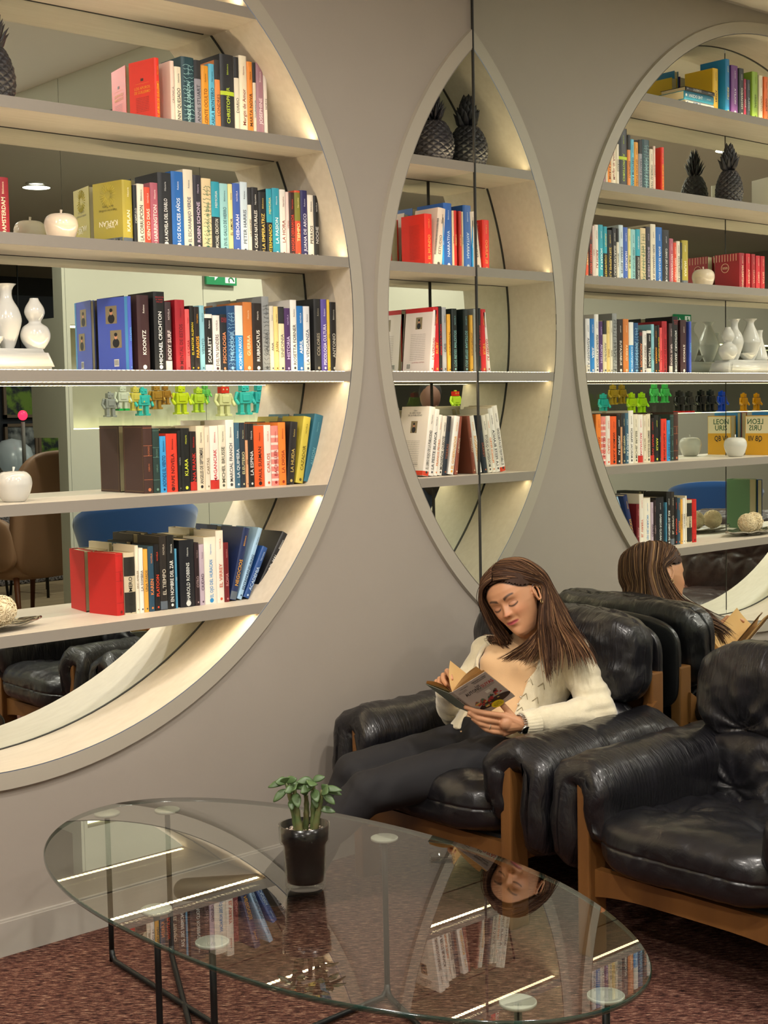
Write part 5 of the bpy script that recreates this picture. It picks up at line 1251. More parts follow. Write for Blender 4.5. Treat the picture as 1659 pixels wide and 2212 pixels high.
# ears
for s in (-1, 1):
    c = V((.0745 * s, -.004, -.010)); M3 = Matrix((HL, HU, HF)).transposed()
    loop = []
    for i in range(20):
        a = 2 * PI * i / 20; rx, ry = .0145, .027; yy = ry * math.sin(a); zz = -rx * math.cos(a) * (1 - .25 * (yy < 0)) ; loop.append(H(c.x + s * (.006 + .004 * (zz < 0)), c.y + yy, c.z + zz))
    body.tube(loop, .0034, 8, 0, True); inner = [H(c.x + s * .004, c.y + .019 * math.sin(a) + .002, c.z - .009 * math.cos(a)) for a in [PI * .3 + i * PI * 1.2 / 8 for i in range(9)]]
    body.tube(inner, .0028, 6); body.ell(H(c.x + s * .001, c.y, c.z + .0), (.0035, .022, .011), Matrix((HL, HU, HF)).transposed().to_4x4()); body.ell(H(c.x + s * .004, c.y - .024, c.z + .003), (.0038, .006, .005), Matrix((HL, HU, HF)).transposed().to_4x4())
shN, shF = V((-.272, -.682, .738)), V((-.335, -.352, .708)); NB = V((-.278, -.505, .748)); PEL = V((-.47, -.53, .425))
elN, wrN = V((-.292, -.792, .560)), V((-.560, -.722, .552)); elF, wrF = V((-.43, -.275, .50)), V((-.635, -.46, .640))
chain(body, [NB + V((.01, 0, -.05)), NB + V((.006, 0, -.01)), H(0, -.05, -.028)], [.046, .046, .048])
chain(body, [PEL, V((-.40, -.54, .53)), V((-.335, -.52, .63))], [.09, .075, .08], 20)
chain(body, [NB - V((-.01, 0, .05)), shN], [.045, .042]); chain(body, [NB - V((-.01, 0, .05)), shF], [.045, .042])
chain(body, [shN, elN, wrN], [.045, .038, .024]); chain(body, [shF, elF, wrF], [.045, .036, .024])
hipN, hipF = V((-.47, -.62, .425)), V((-.47, -.44, .425)); knN, knF = V((-.985, -.468, .372)), V((-.945, -.365, .402)); anN, anF = V((-1.205, -.31, .125)), V((-1.02, -.24, .10))
chain(body, [hipN, knN, anN], [.075, .052, .034]); chain(body, [hipF, knF, anF], [.075, .052, .034])
toN, toF = V((-1.385, -.075, .075)), V((-1.17, -.16, .045))
chain(body, [anN - V((0, 0, .03)), toN], [.034, .026]); chain(body, [anF - V((0, 0, .04)), toF], [.034, .026])
# near hand: holds the book from below, fingers stretched under the spine
def px_chain(L): return [ray_at(*p) for p in L]
kn = [px_chain([(1085, 1546, -.622)])[0], ray_at(1083, 1560, -.618), ray_at(1084, 1573, -.612), ray_at(1090, 1584, -.604)]
for k_ in kn: body.cap(wrN + V((-.01, 0, .0)), k_, .019, .011, 12)
body.ell((wrN + kn[1] * 2) / 3, (.036, .022, .026)); body.cap(wrN, (wrN + kn[1] + kn[2]) / 3, .023, .026, 14)
FN = [[kn[0], ray_at(1052, 1541, -.672), ray_at(1026, 1536, -.706), ray_at(1006, 1528, -.730)],
      [kn[1], ray_at(1053, 1556, -.668), ray_at(1030, 1551, -.700), ray_at(1014, 1541, -.722)],
      [kn[2], ray_at(1056, 1569, -.660), ray_at(1036, 1563, -.690), ray_at(1022, 1553, -.709)],
      [kn[3], ray_at(1066, 1581, -.645), ray_at(1050, 1576, -.668), ray_at(1037, 1567, -.684)]]
for f_, r_ in zip(FN, (.0088, .009, .0086, .0076)): chain(body, f_, [r_ * 1.12, r_ * 1.04, r_ * .95, r_ * .78], 12)
chain(body, [ray_at(1112, 1556, -.585), ray_at(1098, 1537, -.60), ray_at(1085, 1522, -.615), ray_at(1075, 1512, -.625)], [.014, .0105, .0095, .008], 12)
# far hand: behind the turned page, fingers curled over it
kf = [ray_at(972, 1462, -.712), ray_at(967, 1468, -.705), ray_at(961, 1476, -.70), ray_at(957, 1486, -.695)]
for k_ in kf: body.cap(wrF, k_, .018, .0105, 12)
FF = [[kf[0], ray_at(966, 1450, -.735), ray_at(971, 1457, -.757), ray_at(975, 1466, -.765)],
      [kf[1], ray_at(958, 1459, -.735), ray_at(958, 1469, -.757), ray_at(964, 1478, -.765)],
      [kf[2], ray_at(950, 1467, -.732), ray_at(949, 1477, -.752), ray_at(957, 1485, -.762)],
      [kf[3], ray_at(943, 1472, -.728), ray_at(941, 1479, -.745), ray_at(948, 1487, -.755)]]
for f_, r_ in zip(FF, (.0088, .009, .0086, .0076)): chain(body, f_, [r_ * 1.1, r_ * 1.05, r_ * .96, r_ * .8], 12)
chain(body, [ray_at(962, 1488, -.69), ray_at(975, 1490, -.715), ray_at(984, 1484, -.735)], [.012, .010, .008], 12)
bm_ = voxel(body, .0021, 2, 'person', factor=.4)
nv_ = len(bm_.vertices); P = np.empty(nv_ * 3); bm_.vertices.foreach_get('co', P); P = P.reshape(-1, 3)
Q = (P - np.array(HC)) @ np.array([HL, HU, HF]).T / HS; ax = np.abs(Q[:, 0]); qy = Q[:, 1]; qz = Q[:, 2]
def lc(h): return np.array(lin(h)[:3])
col = np.tile(lc('c08c68'), (nv_, 1)); nz = np.array([noise.noise(V(p) * 30) for p in P]); col *= (1 + .05 * nz)[:, None]
def paint(mask, h):
    global col; m_ = np.clip(mask, 0, 1)[:, None]; col = col * (1 - m_) + lc(h) * m_
front = (qz > .03) & (np.linalg.norm(Q, axis=1) < .16)
G = lambda cx, cy, sx, sy: np.exp(-((ax - cx) / sx) ** 2 - ((qy - cy) / sy) ** 2) * front
paint(G(.040, -.026, .02, .016) * .30, 'c47456'); paint(G(.0, -.025, .012, .010) * .35, 'c87460'); paint(G(.030, .006, .020, .013) * .35, 'a87058')
lipc = -.0575 + ax * .10; lipm = (np.exp(-((qy - lipc) / .0085) ** 6) * (np.exp(-(ax / .0235) ** 8))) * front * np.clip(1.15 - (np.abs(qy - lipc) / .0095) * (1 + (ax / .024) ** 2), 0, 1) * 1.2
paint(lipm, 'a8444e'); paint(np.exp(-((qy - lipc) / .0012) ** 2) * (ax < .023) * front * .75, '6a2c30')
bt = np.clip((ax - .011) / .040, 0, 1); bc = .0235 + .0085 * np.sin(np.clip(bt * 2.2, 0, PI)); bw = .0060 * (1 - .55 * bt)
paint(np.exp(-((qy - bc) / bw) ** 4) * np.clip((ax - .0105) / .003, 0, 1) * np.clip((.050 - ax) / .004, 0, 1) * front * .92, '33241d')
el_ = (ax - .0315) / .0150; lcv = -.0062 + .0052 * el_ ** 2
paint(np.exp(-((qy - lcv) / .0029) ** 2) * (np.abs(el_) < 1.08) * front, '1c1412'); paint(np.exp(-((qy - (.0088 - .004 * el_ ** 2)) / .0012) ** 2) * (np.abs(el_) < 1.0) * front * .55, '6a4030')
paint(np.exp(-((ax - .0070) / .003) ** 2 - ((qy + .0325) / .0022) ** 2) * front * .8, '4a2218')
hairline = .078 - (ax / .066) ** 2 * .04
paint(np.clip((qy - hairline) / .004, 0, 1) * (np.linalg.norm(Q, axis=1) < .17), '3c281c')
vcolors(bm_, col)
SKIN = mat('warm_skin', 'c08c68', .46, vcol='col', sss=.12, bump=(220, .08, .0006), spec=.45)
W1 = new_obj('person', bm_, None, SKIN)
tag(W1, 'woman in a cream cardigan and black trousers sitting in the corner armchair reading a paperback', 'person')
# torso sections: fraction along the spine -> centre, half widths
T0, T1 = PEL, NB; Lb = (shN - shF).normalized(); Tb = (T1 - T0).normalized(); Fb = Lb.cross(Tb).normalized(); Lb = Tb.cross(Fb)
SEC = [(-.12, .165, .125, .0), (0, .172, .128, 0), (.2, .148, .118, .004), (.4, .128, .105, .006), (.55, .136, .108, .004), (.7, .150, .115, 0), (.82, .158, .104, -.004), (.9, .148, .085, -.008), (.96, .105, .066, -.006), (1.0, .066, .056, 0), (1.06, .056, .052, .004), (1.10, .054, .051, .006)]
def sec(t):
    for i in range(len(SEC) - 1):
        if t <= SEC[i + 1][0] or i == len(SEC) - 2:
            a = (t - SEC[i][0]) / (SEC[i + 1][0] - SEC[i][0]); a = min(max(a, 0), 1); a = a * a * (3 - 2 * a) if 0 else a; return [SEC[i][k] * (1 - a) + SEC[i + 1][k] * a for k in (1, 2, 3)]
def torso(t, a, off):
    """a = 0 towards her left, pi/2 forward"""
    w, d, sh = sec(t); c = T0 + (T1 - T0) * t + Fb * (sh - .02 * math.sin(PI * min(max(t, 0), 1))); cs, sn = math.cos(a), math.sin(a)
    r_l = math.copysign(abs(cs) ** .85, cs) * (w + off); r_f = math.copysign(abs(sn) ** .85, sn) * (d + off)
    bust = .034 * math.exp(-((t - .66) / .10) ** 2) * (math.exp(-((a - 1.08) / .34) ** 2) + math.exp(-((a - (PI - 1.08)) / .34) ** 2))
    return c + Lb * r_l + Fb * (r_f + bust)
def torso_shell(mb, t0, t1, a0, a1, off, thick=0, nt=40, na=64, gapf=None):
    rows = []
    for o_ in ((off, off - thick) if thick else (off,)):
        for k in range(nt + 1):
            t = t0 + (t1 - t0) * k / nt; b0, b1 = gapf(t) if gapf else (a0, a1)
            rows.append([torso(t, b0 + (b1 - b0) * i / na, o_) for i in range(na + (1 if thick else 0))])
    if not thick:
        mb.add([p for r in rows for p in r], grid_faces(nt, na) + [tuple(range(na - 1, -1, -1)), tuple(nt * na + i for i in range(na))], 0, True); return
    w_ = na + 1; nO = (nt + 1) * w_; vs = [p for r in rows for p in r]; fs = []
    for k in range(nt):
        for i in range(na):
            a = k * w_ + i; fs.append((a, a + 1, a + w_ + 1, a + w_)); b = nO + a; fs.append((b, b + w_, b + w_ + 1, b + 1))
        fs.append((k * w_, (k + 1) * w_, nO + (k + 1) * w_, nO + k * w_)); fs.append((k * w_ + na, nO + k * w_ + na, nO + (k + 1) * w_ + na, (k + 1) * w_ + na))
    for i in range(na):
        fs.append((i, nO + i, nO + i + 1, i + 1)); a = nt * w_ + i; fs.append((a, a + 1, nO + a + 1, nO + a))
    mb.add(vs, fs, 0, True)
m = MB(); torso_shell(m, -.05, 1.06, 0, 2 * PI, .006); me = m.mesh()
def top_folds(P, N):
    n_ = snoise(P, (14, 14, 40), 4) * .0035 * np.exp(-((P[:, 2] - .52) / .08) ** 2) ; return P + N * n_[:, None]
move_verts(me, top_folds)
new_obj('knit_top', me, W1, mat('beige_rib_knit', 'd6b084', .85, bump=[(420, .35, .001, (1, 1, .03)), (12, .3, .004)], sheen=.3))
# cardigan: open front, sleeves, ribbed cuffs
m = MB()
torso_shell(m, .02, .93, 0, 0, .020, .012, 44, 80, lambda t: (PI / 2 + .62 - .25 * (1 - t) + .25 * t, PI / 2 + 2 * PI - .50 - .18 * t))
def sleeve(mb, a, b, c, r0, r1, r2):
    n = 14; pts = []; rad = []
    for k in range(n + 1):
        u = k / n; pts.append(a.lerp(b, u)); rad.append(r0 + (r1 - r0) * u + .004 * math.sin(u * 20) * (u > .4))
    for k in range(1, n + 1):
        u = k / n; pts.append(b.lerp(c, u)); rad.append(r1 + (r2 - r1) * u + .004 * math.sin(u * 23 + 1) * (u < .5))
    for i in range(0, len(pts) - 1): mb.cap(pts[i], pts[i + 1], rad[i], rad[i + 1], 20)
cufN = wrN + (elN - wrN) * .06; cufF = wrF + (elF - wrF) * .12
sleeve(m, shN + V((.0, .01, -.012)), elN + V((0, 0, -.002)), cufN + V((.02, 0, 0)), .061, .054, .040)
sleeve(m, shF + V((0, -.01, -.012)), elF, cufF, .060, .052, .038)
m.cap(NB.lerp(shN, .5) - V((0, 0, .02)), shN - V((0, 0, .004)), .052, .058); m.cap(NB.lerp(shF, .5) - V((0, 0, .02)), shF - V((0, 0, .004)), .050, .058)
me = voxel(m, .0042, 5, 'cardigan')
def knit(P, N):
    d1 = np.linalg.norm(P - np.array(elN), axis=1); w_ = snoise(P, (22, 22, 22), 8) * .0035 + np.exp(-(d1 / .11) ** 2) * snoise(P, (16, 16, 55), 2) * .009 + snoise(P, (9, 9, 9), 2) * .004
    ax_ = np.array((cufN - elN).normalized()); s_ = (P - np.array(cufN)) @ ax_; radial = np.linalg.norm((P - np.array(cufN)) - s_[:, None] * ax_, axis=1); cuff = (s_ > -.055) * (radial < .07)
    return P + N * (w_ - .002 * cuff)[:, None]
move_verts(me, knit)
CARD = mat('cream_wool', 'e2d8bc', .92, bump=[(300, .5, .0016), (70, .3, .002)], sheen=.6, var=(40, 'd4c9aa', .3))
new_obj('cardigan', me, W1, CARD)
# ribbed cuffs
for c_, e_, r_ in ((cufN, elN, .036), (cufF, elF, .034)):
    m = MB(); d = (c_ - e_).normalized(); u = d.orthogonal().normalized(); w = d.cross(u); vs = []; n = 72
    L_ = .05
    for k, (q, rr) in enumerate(((0, r_ * 1.12), (.1, r_ * 1.16), (.9, r_ * 1.02), (1, r_ * .96), (1, r_ * .80), (.8, r_ * .8))):
        for i in range(n):
            a = 2 * PI * i / n; R_ = rr + (.0016 if i % 3 == 0 else 0) * (k < 4); vs.append(c_ + d * (-.028 + L_ * q) + u * R_ * math.cos(a) + w * R_ * math.sin(a) * .9)
    m.add(vs, grid_faces(5, n), 0, True)
    m.build('cuff', CARD, W1)
# openwork leaf pattern down her left front
for k in range(5):
    for s_ in (0, 1):
        t = .14 + .13 * k; a_ = PI / 2 - .66 - .30 * s_; m = MB()
        m.tube([torso(t + .016 * (3 - abs(q - 3)), a_ + .03 * (q - 3), .0215) for q in range(7)], .0016, 5, 0, flat=.5); m.build('openwork_leaf', mat('openwork_shadow', '9a8c6c', .9), W1)
for t in (.40, .33, .17):
    m = MB(); m.ell(torso(t, PI / 2 - .53 - .1 * t, .026), (.0042,) * 3, n=12); m.build('button', mat('pearl_button', 'e8dcc8', .15, .6), W1)
# trousers
m = MB(); m.ell(PEL + V((.0, 0, .0)), (.13, .165, .10)); m.cap(hipN, knN, .090, .066, 22); m.cap(hipF, knF, .090, .066, 22); m.cap(knN, anN, .064, .047, 20); m.cap(knF, anF, .064, .047, 20)
torso_shell(m, -.1, .14, 0, 2 * PI, .012)
me = voxel(m, .006, 8, 'trousers')
def tf(P, N):
    g = np.exp(-(np.linalg.norm(P - np.array((hipN + hipF) / 2 + V((-.1, 0, .04))), axis=1) / .14) ** 2); k = np.exp(-(np.linalg.norm(P - np.array(knN), axis=1) / .10) ** 2)
    return P + N * (snoise(P, (14, 30, 14), 3) * (.012 * g + .006 * k + .003))[:, None]
move_verts(me, tf); new_obj('trousers', me, W1, mat('black_stretch_cotton', '1b1a1d', .82, bump=(350, .25, .0006), ))
m = MB(); m.cap(anN - V((.01, -.01, .03)), toN, .045, .036, 20, .9); m.cap(anN, anN - V((.01, -.01, .045)), .046, .043); m.cap(anF - V((0, 0, .05)), toF, .042, .034, 20, .9); m.cap(anF, anF - V((0, 0, .05)), .044, .040)
new_obj('shoes', voxel(m, .005, 4), W1, mat('black_shoe_leather', '101012', .35))
# watch, ring, earring
d = (wrN - elN).normalized(); wc = wrN + d * .012; u = V((0, 0, 1)).cross(d).normalized(); w = d.cross(u)
m = MB()
for k in range(26):
    a = 2 * PI * k / 26
    for q in (-1, 0, 1): p = wc + d * (q * .0042) + u * .0285 * math.cos(a) + w * .0285 * math.sin(a); m.ell(p, (.0026,) * 3, n=6)
fc = wc + (u * -.0 + w * -1).normalized() * .0 ; side_dir = (CAM - wc).normalized(); side_dir = (side_dir - d * side_dir.dot(d)); side_dir = (side_dir.normalized() + V((0, 0, -.75))).normalized()
Fm = frame(wc + side_dir * .029, d, side_dir.cross(d)); m.lathe([(.0001, -.004), (.0135, -.004), (.0145, 0), (.0135, .004), (.012, .0045)], 28, 0, cap=False, M=Fm)
m.lathe([(.0120, .0042), (.0001, .0043)], 28, 1, cap=False, M=Fm); m.box(-.0006, .0006, 0, .008, .0045, .005, 0, Fm); m.box(0, .007, -.0005, .0005, .0045, .005, 0, Fm)
m.build('wristwatch', [mat('watch_steel', 'b8b4ac', .25, 1.), mat('watch_dial', '0e120e', .2)], W1)
m = MB(); p = FN[2][1]; dd = (FN[2][2] - FN[2][1]).normalized(); u = dd.orthogonal().normalized(); w = dd.cross(u); m.tube([p + (u * math.cos(a) + w * math.sin(a)) * .0096 for a in [i * PI / 10 for i in range(20)]], .0012, 6, 0, True); m.build('finger_ring', mat('ring_silver', 'd8d0c0', .2, 1.), W1)
m = MB(); e0 = V((.082, -.036, -.008)); m.tube([H(e0.x + .002, e0.y + .007 * math.cos(a) - .004, e0.z + .006 * math.sin(a)) for a in [i * PI / 9 for i in range(18)]], .0013, 6, 0, True); m.ell(H(.083, -.022, -.012), (.0018,) * 3, n=8); m.build('earring', mat('earring_gold', 'e8cf9a', .2, 1.), W1)
# hair
HAIRM = mat('brown_hair', '4a3224', .6, vcol='col', spec=.2)
rd = random.Random(99)
def HW_(pts):
    out = []
    for p in pts: out.append(H(*p[1:]) if p[0] == 'h' else ray_at(*p[1:]) if p[0] == 'r' else V(p[1:]))
    return out
GD = [HW_([('h', .004, .092, .078), ('h', .045, .081, .066), ('h', .079, .047, .010), ('h', .091, -.004, -.046), ('r', 1168, 1345, -0.367), ('r', 1170, 1385, -0.422), ('r', 1176, 1425, -0.452), ('r', 1186, 1480, -0.472)]),
      HW_([('h', .008, .112, .056), ('h', .050, .098, .048), ('h', .083, .052, -.005), ('h', .092, -.002, -.052), ('r', 1176, 1348, -0.357), ('r', 1180, 1385, -0.412), ('r', 1184, 1425, -0.442), ('r', 1188, 1474, -0.462)]),
      HW_([('h', .008, .122, .03), ('h', .055, .102, .022), ('h', .086, .050, -.025), ('h', .092, -.012, -.060), ('r', 1192, 1352, -0.337), ('r', 1204, 1385, -0.387), ('r', 1204, 1418, -0.422), ('r', 1198, 1466, -0.447)]),
      HW_([('h', .008, .128, .0), ('h', .062, .104, -.012), ('h', .088, .045, -.045), ('h', .092, -.02, -.062), ('r', 1212, 1350, -0.297), ('r', 1236, 1382, -0.347), ('r', 1256, 1412, -0.374), ('r', 1268, 1440, -0.394)]),
      HW_([('h', .008, .126, -.04), ('h', .058, .098, -.062), ('h', .082, .035, -.092), ('h', .080, -.04, -.102), ('r', 1226, 1345, -0.247), ('r', 1255, 1380, -0.292), ('r', 1276, 1412, -0.337), ('r', 1290, 1445, -0.357)]),
      HW_([('h', .004, .118, -.075), ('h', .035, .078, -.118), ('h', .042, .0, -.132), ('h', .036, -.06, -.125), ('w', -.175, -.565, .755), ('w', -.165, -.60, .70), ('w', -.17, -.62, .65), ('w', -.175, -.63, .61)]),
      HW_([('h', -.004, .118, -.075), ('h', -.035, .078, -.118), ('h', -.042, .0, -.130), ('h', -.040, -.06, -.120), ('w', -.185, -.46, .755), ('w', -.175, -.46, .70), ('w', -.178, -.46, .65), ('w', -.182, -.46, .61)]),
      HW_([('h', -.008, .126, -.04), ('h', -.058, .098, -.062), ('h', -.082, .035, -.080), ('h', -.084, -.04, -.075), ('w', -.245, -.385, .765), ('w', -.235, -.365, .72), ('w', -.24, -.355, .68), ('w', -.245, -.35, .64)]),
      HW_([('h', -.008, .122, .03), ('h', -.058, .096, .025), ('h', -.084, .040, .005), ('h', -.086, -.025, -.005), ('h', -.088, -.08, -.01), ('h', -.085, -.12, -.005), ('r', 1062, 1372, -0.342), ('r', 1078, 1392, -0.352)]),
      HW_([('h', -.003, .096, .076), ('h', -.038, .086, .074), ('h', -.068, .052, .056), ('h', -.080, .0, .044), ('h', -.086, -.045, .034), ('h', -.086, -.085, .026), ('h', -.080, -.118, .022), ('h', -.068, -.145, .022)])]
for gi_ in range(4, len(GD)):      # fuller at the back and on the far side
    for q_ in range(1, 5 if gi_ < 8 else 8):
        d_ = GD[gi_][q_] - HC; d_ = d_ - HU * d_.dot(HU); GD[gi_][q_] = GD[gi_][q_] + d_ * (.10 if gi_ < 8 else .12)
for gi_ in (8, 9):
    for q_ in range(2, 8): GD[gi_][q_] = GD[gi_][q_] + HF * .012
def cat_(P_, n):
    out = []; N_ = len(P_)
    for i in range(N_ - 1):
        p0, p1, p2, p3 = P_[max(i - 1, 0)], P_[i], P_[i + 1], P_[min(i + 2, N_ - 1)]
        for q in range(n): a = q / n; out.append(.5 * ((2 * p1) + (-p0 + p2) * a + (2 * p0 - 5 * p1 + 4 * p2 - p3) * a * a + (-p0 + 3 * p1 - 3 * p2 + p3) * a ** 3))
    return out + [P_[-1]]
for g_ in GD:
    for q_ in range(3): g_[q_] = g_[q_] + HU * (.010 if q_ == 0 else .007 if q_ == 1 else .002) * (1 if (g_[0] - HC).dot(HF) < .07 else .35)
GC = [cat_(g, 5) for g in GD]
def strand(u, jit, trim=1.0):
    i = min(int(u), len(GC) - 2); f = u - i; A, B = GC[i], GC[i + 1]; n = len(A); m_ = max(4, int(n * trim)); pts = []
    o1 = V((rd.gauss(0, 1), rd.gauss(0, 1), rd.gauss(0, 1))) * jit; ph = rd.uniform(0, 6)
    for k in range(m_):
        t = k / n; p = A[k].lerp(B[k], f); pts.append(p + o1 * (.25 + 1.1 * t) + V((math.sin(ph + t * 5), math.cos(ph + t * 4), 0)) * (jit * .5 * t))
    return pts
hm = MB(); hcol = []
def add_strand(pts, r, c, flat=1., n=5):
    k0 = len(hm.v); m_ = len(pts); rad = [r * (.55 + .45 * min(1, k / 3)) * (1 - .85 * max(0, (k / (m_ - 1) - .72) / .28) ** 1.5) for k in range(m_)]
    hm.tube(pts, rad, n, 0, flat=flat); hcol.extend([c] * (len(hm.v) - k0))
def hair_tone(base=None):
    b = rd.random(); h = '3a261b' if b < .35 else '4e3626' if b < .68 else '6a4a34' if b < .88 else '94704e'; c = lc(h) * rd.uniform(.85, 1.15); return c
# close cap under the strands
cp = head_pts(60, 90, False); vs = []; keep = set()
for k, row in enumerate(cp):
    for i, (x, y, z) in enumerate(row):
        d_ = V((x, y, z)).normalized(); off = .007 + .010 * max(y, 0) / .118 * (1 if z < .04 else .35); vs.append(H(x + d_.x * off, y + d_.y * off, z + d_.z * off * (1.2 if z < 0 else .6)))
        hl = .078 - (abs(x) / .066) ** 2 * .04
        ear = z < -.012 and y > -.085
        if y > hl and z > -.02 or ear or (z < .012 and y > .028): keep.add(k * 90 + i)
fs = [f for f in grid_faces(60, 90) if all(q in keep for q in f)]
hm.add(vs, fs, 0, True); hcol.extend([lc('3a261b')] * len(vs))
for k in range(420): add_strand(strand(rd.uniform(0, 9), .0045, rd.uniform(.7, 1.0)), rd.uniform(.0028, .0058), hair_tone(), .55, 7)
for k in range(90): add_strand(strand(rd.uniform(0, 1.3), .003, rd.uniform(.85, 1.0)), rd.uniform(.0025, .0045), hair_tone(), .55, 7)
for k in range(60): add_strand(strand(rd.uniform(8, 9), .003, rd.uniform(.85, 1.0)), rd.uniform(.0025, .004), hair_tone(), .55, 7)
for k in range(1100): add_strand(strand(rd.uniform(0, 9), .0075, rd.uniform(.75, 1.0)), rd.uniform(.0007, .0012), hair_tone(), 1., 4)
for k in range(110):       # strands falling forward over her chest
    a = rd.random(); e_ = rd.uniform(-1, 1); q = rd.uniform(.75, 1.1)
    P_ = [H(.088, -.03, -.04), ray_at(1166 + 8 * a, 1350, -.34), ray_at(1156 + 10 * e_, 1376, -.382), ray_at(1140 + 24 * e_, 1376 + 30 * q, -.415), ray_at(1118 + 40 * e_ - 8 * q, 1376 + 62 * q, -.438)]
    add_strand(cat_([p + V((rd.gauss(0, 1), rd.gauss(0, 1), rd.gauss(0, 1))) * .0022 for p in P_], 5), rd.uniform(.0006, .0016), hair_tone(), .8, 4)
me = hm.mesh('hair'); vcolors(me, np.array(hcol)); new_obj('hair', me, W1, HAIRM)

# ------------------------------------------------------------------ the open paperback in her hands
P0, P1 = V((-.80, -.654, .675)), V((-.655, -.640, .578)); TR = V((-.752, -.744, .741)); TL = V((-.800, -.536, .686)); PG1 = V((-.752, -.598, .757)); PG2 = V((-.752, -.712, .751))
t = root('open_paperback', tuple(P0), 'open paperback with a grey pictorial cover and yellow sticker in the woman\'s hands', 'book')
sv = P1 - P0
def leafsheet(mb, edge, bow, off=V((0, 0, 0)), n=10, mi=0, len_=1.0, s0=0.):
    """a page from the spine line out to `edge`, bowed by vector `bow`"""
    vs = []; e = (edge - P0) * len_
    for k in range(n + 1):
        u = k / n; c = e * u + bow * (4 * u * (1 - u)) + off * min(1, u * 4 + .0)
        for v_ in (s0, 1 - s0): vs.append(c + sv * v_)
    mb.add(vs, [(2 * k, 2 * k + 1, 2 * k + 3, 2 * k + 2) for k in range(n)], mi, True)
nF = sv.cross(TR - P0).normalized()
if nF.dot(CAM - P0) < 0: nF = -nF       # outward from the front cover, towards the camera
spw = nF.cross(sv.normalized()).normalized()
if spw.dot(TR - P0) > 0: spw = -spw
PAGES = mat('yellowed_page', 'cda468', .85, var=(12, 'd8b47c', .3)); COVER = mat('grey_mauve_cover', 'd0c2b6', .4, coat=.1, var=(5, 'c0b2a6', .3))
m = MB(); n_ = 12; vs = []
for k in range(2):
    for a in range(2): pass
e = TR - P0
for d_ in (0, -.0008):
    for v_ in (0, 1):
        vs += [e * 0 + sv * v_ + nF * d_, e + sv * v_ + nF * d_]
m.add(vs, [(0, 1, 3, 2), (4, 6, 7, 5), (0, 4, 5, 1), (2, 3, 7, 6), (1, 5, 7, 3), (0, 2, 6, 4)], 0)
Fc = frame(nF * .0006, e, -sv); wC = e.length; hC = sv.length
def CP(u, v, k=0): return (u * wC, -v * hC, .0002 * k)
def cq(pts, mi, k=0): m.add([Fc @ V(CP(u, v, k)) for u, v in pts], [tuple(range(len(pts)))], mi)
mats_ = [COVER, C('14120f', .5), C('c02c28', .5), C('e8d010', .4), C('4a3430', .5), C('b03a38', .5), C('d8b060', .5), C('5a7a60', .5), C('e8e0d0', .5), C('3a2c28', .5)]
def ct(txt, u, v, size, mi, mw, bold=True): put_text(m, txt, size, Fc @ Matrix.Translation(V(CP(u, v, 1))), mi, mw, bold)
ct('VIZCAINO', .28, .07, .005, 1, .03, False); ct('FERNANDO CASAS', .72, .075, .0055, 1, .05); ct('Novela premiada', .72, .115, .0045, 1, .05)
for v_ in (.13, .16): cq([(.05, v_), (.3, v_), (.3, v_ + .006), (.05, v_ + .006)], 1)
ct('Las', .55, .20, .008, 1, .03); ct('AUTONO', .36, .28, .0145, 1, .056); ct('SUYAS', .78, .28, .0145, 2, .042)
for v_ in (.34, .37): cq([(.38, v_), (.92, v_), (.92, v_ + .006), (.38, v_ + .006)], 1)
rr = random.Random(4)
cq([(.02 + .5 + .46 * math.cos(a), .80 + .10 * math.sin(a)) for a in [i * PI / 12 for i in range(24)]], 9, 0)
for k in range(26):
    u = rr.uniform(.12, .86); v_ = .64 + rr.uniform(-.10, .12) + .05 * math.sin(u * 5); s_ = rr.uniform(.03, .06); mi = rr.choice((5, 5, 6, 4, 8))
    cq([(u - s_, v_), (u + s_, v_), (u + s_, v_ + s_ * .8), (u - s_, v_ + s_ * .8)][::-1], mi, 2 + k * .1); cq([(u - s_ * 1.2, v_), (u, v_ - s_), (u + s_ * 1.2, v_)], rr.choice((5, 2, 7, 9)), 3 + k * .1)
cq([(.55, .44), (.68, .44), (.68, .52), (.55, .52)][::-1], 8, 1)
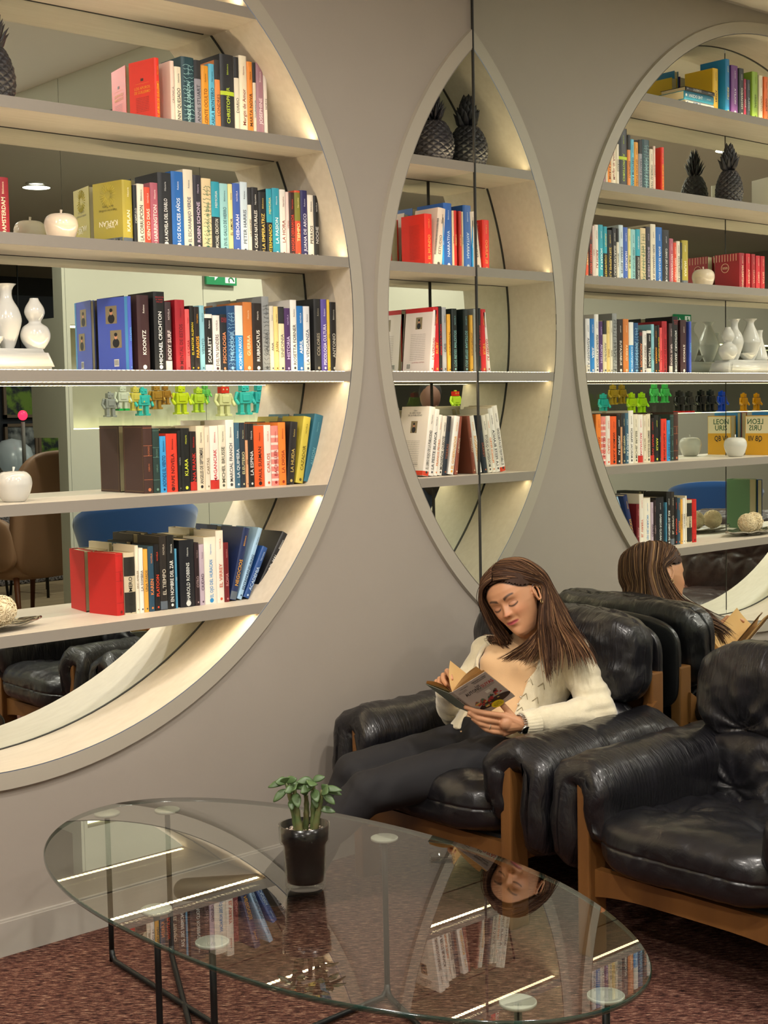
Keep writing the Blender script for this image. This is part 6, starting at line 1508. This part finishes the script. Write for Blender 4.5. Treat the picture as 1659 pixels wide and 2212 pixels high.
cq([(.50 + .17 * math.cos(a), .90 + .10 * math.sin(a)) for a in [i * PI / 14 for i in range(28)]][::-1], 3, 7)
for k, s_ in enumerate(('la novela', 'que hizo reir', 'a todo un pais')): put_text(m, s_, .0038, Fc @ Matrix.Translation(V(CP(.50, .86 + .035 * k, 9))), 1, .028, True)
m.build('front_cover', mats_, t)
m = MB(); vs = []
for v_ in (0, 1): vs += [sv * v_, sv * v_ + spw * .011 - nF * .003, sv * v_ + spw * .011 - nF * .0038, sv * v_ - nF * .0008]
m.add(vs, [(0, 1, 5, 4), (1, 2, 6, 5), (2, 3, 7, 6), (3, 0, 4, 7), (0, 3, 2, 1), (4, 5, 6, 7)], 0)
Fs = frame(sv * .42 + spw * .0055 + nF * (-.0012), sv, nF.cross(sv)); put_text(m, 'LAS AUTONOSUYAS', .006, Fs, 1, .075, True)
m.build('spine', [C('b8aca0', .5), C('14120f', .5)], t)
m = MB(); off = spw * .011 - nF * .003; e2 = TL - P0
vs = []; nb = sv.cross(e2).normalized(); nb = nb if nb.dot(CAM - P0) < 0 else -nb
for d_ in (0, .0008):
    for v_ in (0, 1): vs += [off + sv * v_ - nb * d_, e2 + sv * v_ - nb * d_]
m.add(vs, [(0, 1, 3, 2), (4, 6, 7, 5), (0, 4, 5, 1), (2, 3, 7, 6), (1, 5, 7, 3), (0, 2, 6, 4)], 0); m.build('back_cover', C('7a8478', .5), t)
m = MB(); inn = -nF
for k in range(10): leafsheet(m, TR + inn * (.0012 + .0009 * k) , inn * (.002 + .0006 * k) , inn * .0, 10, 0, .975)
for k in range(6): leafsheet(m, PG2 + inn * (.001 * k) , inn * .008 + V((0, 0, .002)), V((0, 0, 0)), 10, 0, .98)
nbk = (V((0, 0, 1)) + V((.5, 0, 0))).normalized()
for k in range(9): leafsheet(m, TL + nbk * (.0010 * k + .001), nbk * (.003 + .0008 * k), V((0, 0, 0)), 10, 0, .975)
leafsheet(m, PG1, (PG1 - P0).cross(sv).normalized() * .008, V((0, 0, 0)), 12, 0, 1.)
o = m.build('pages', PAGES, t)
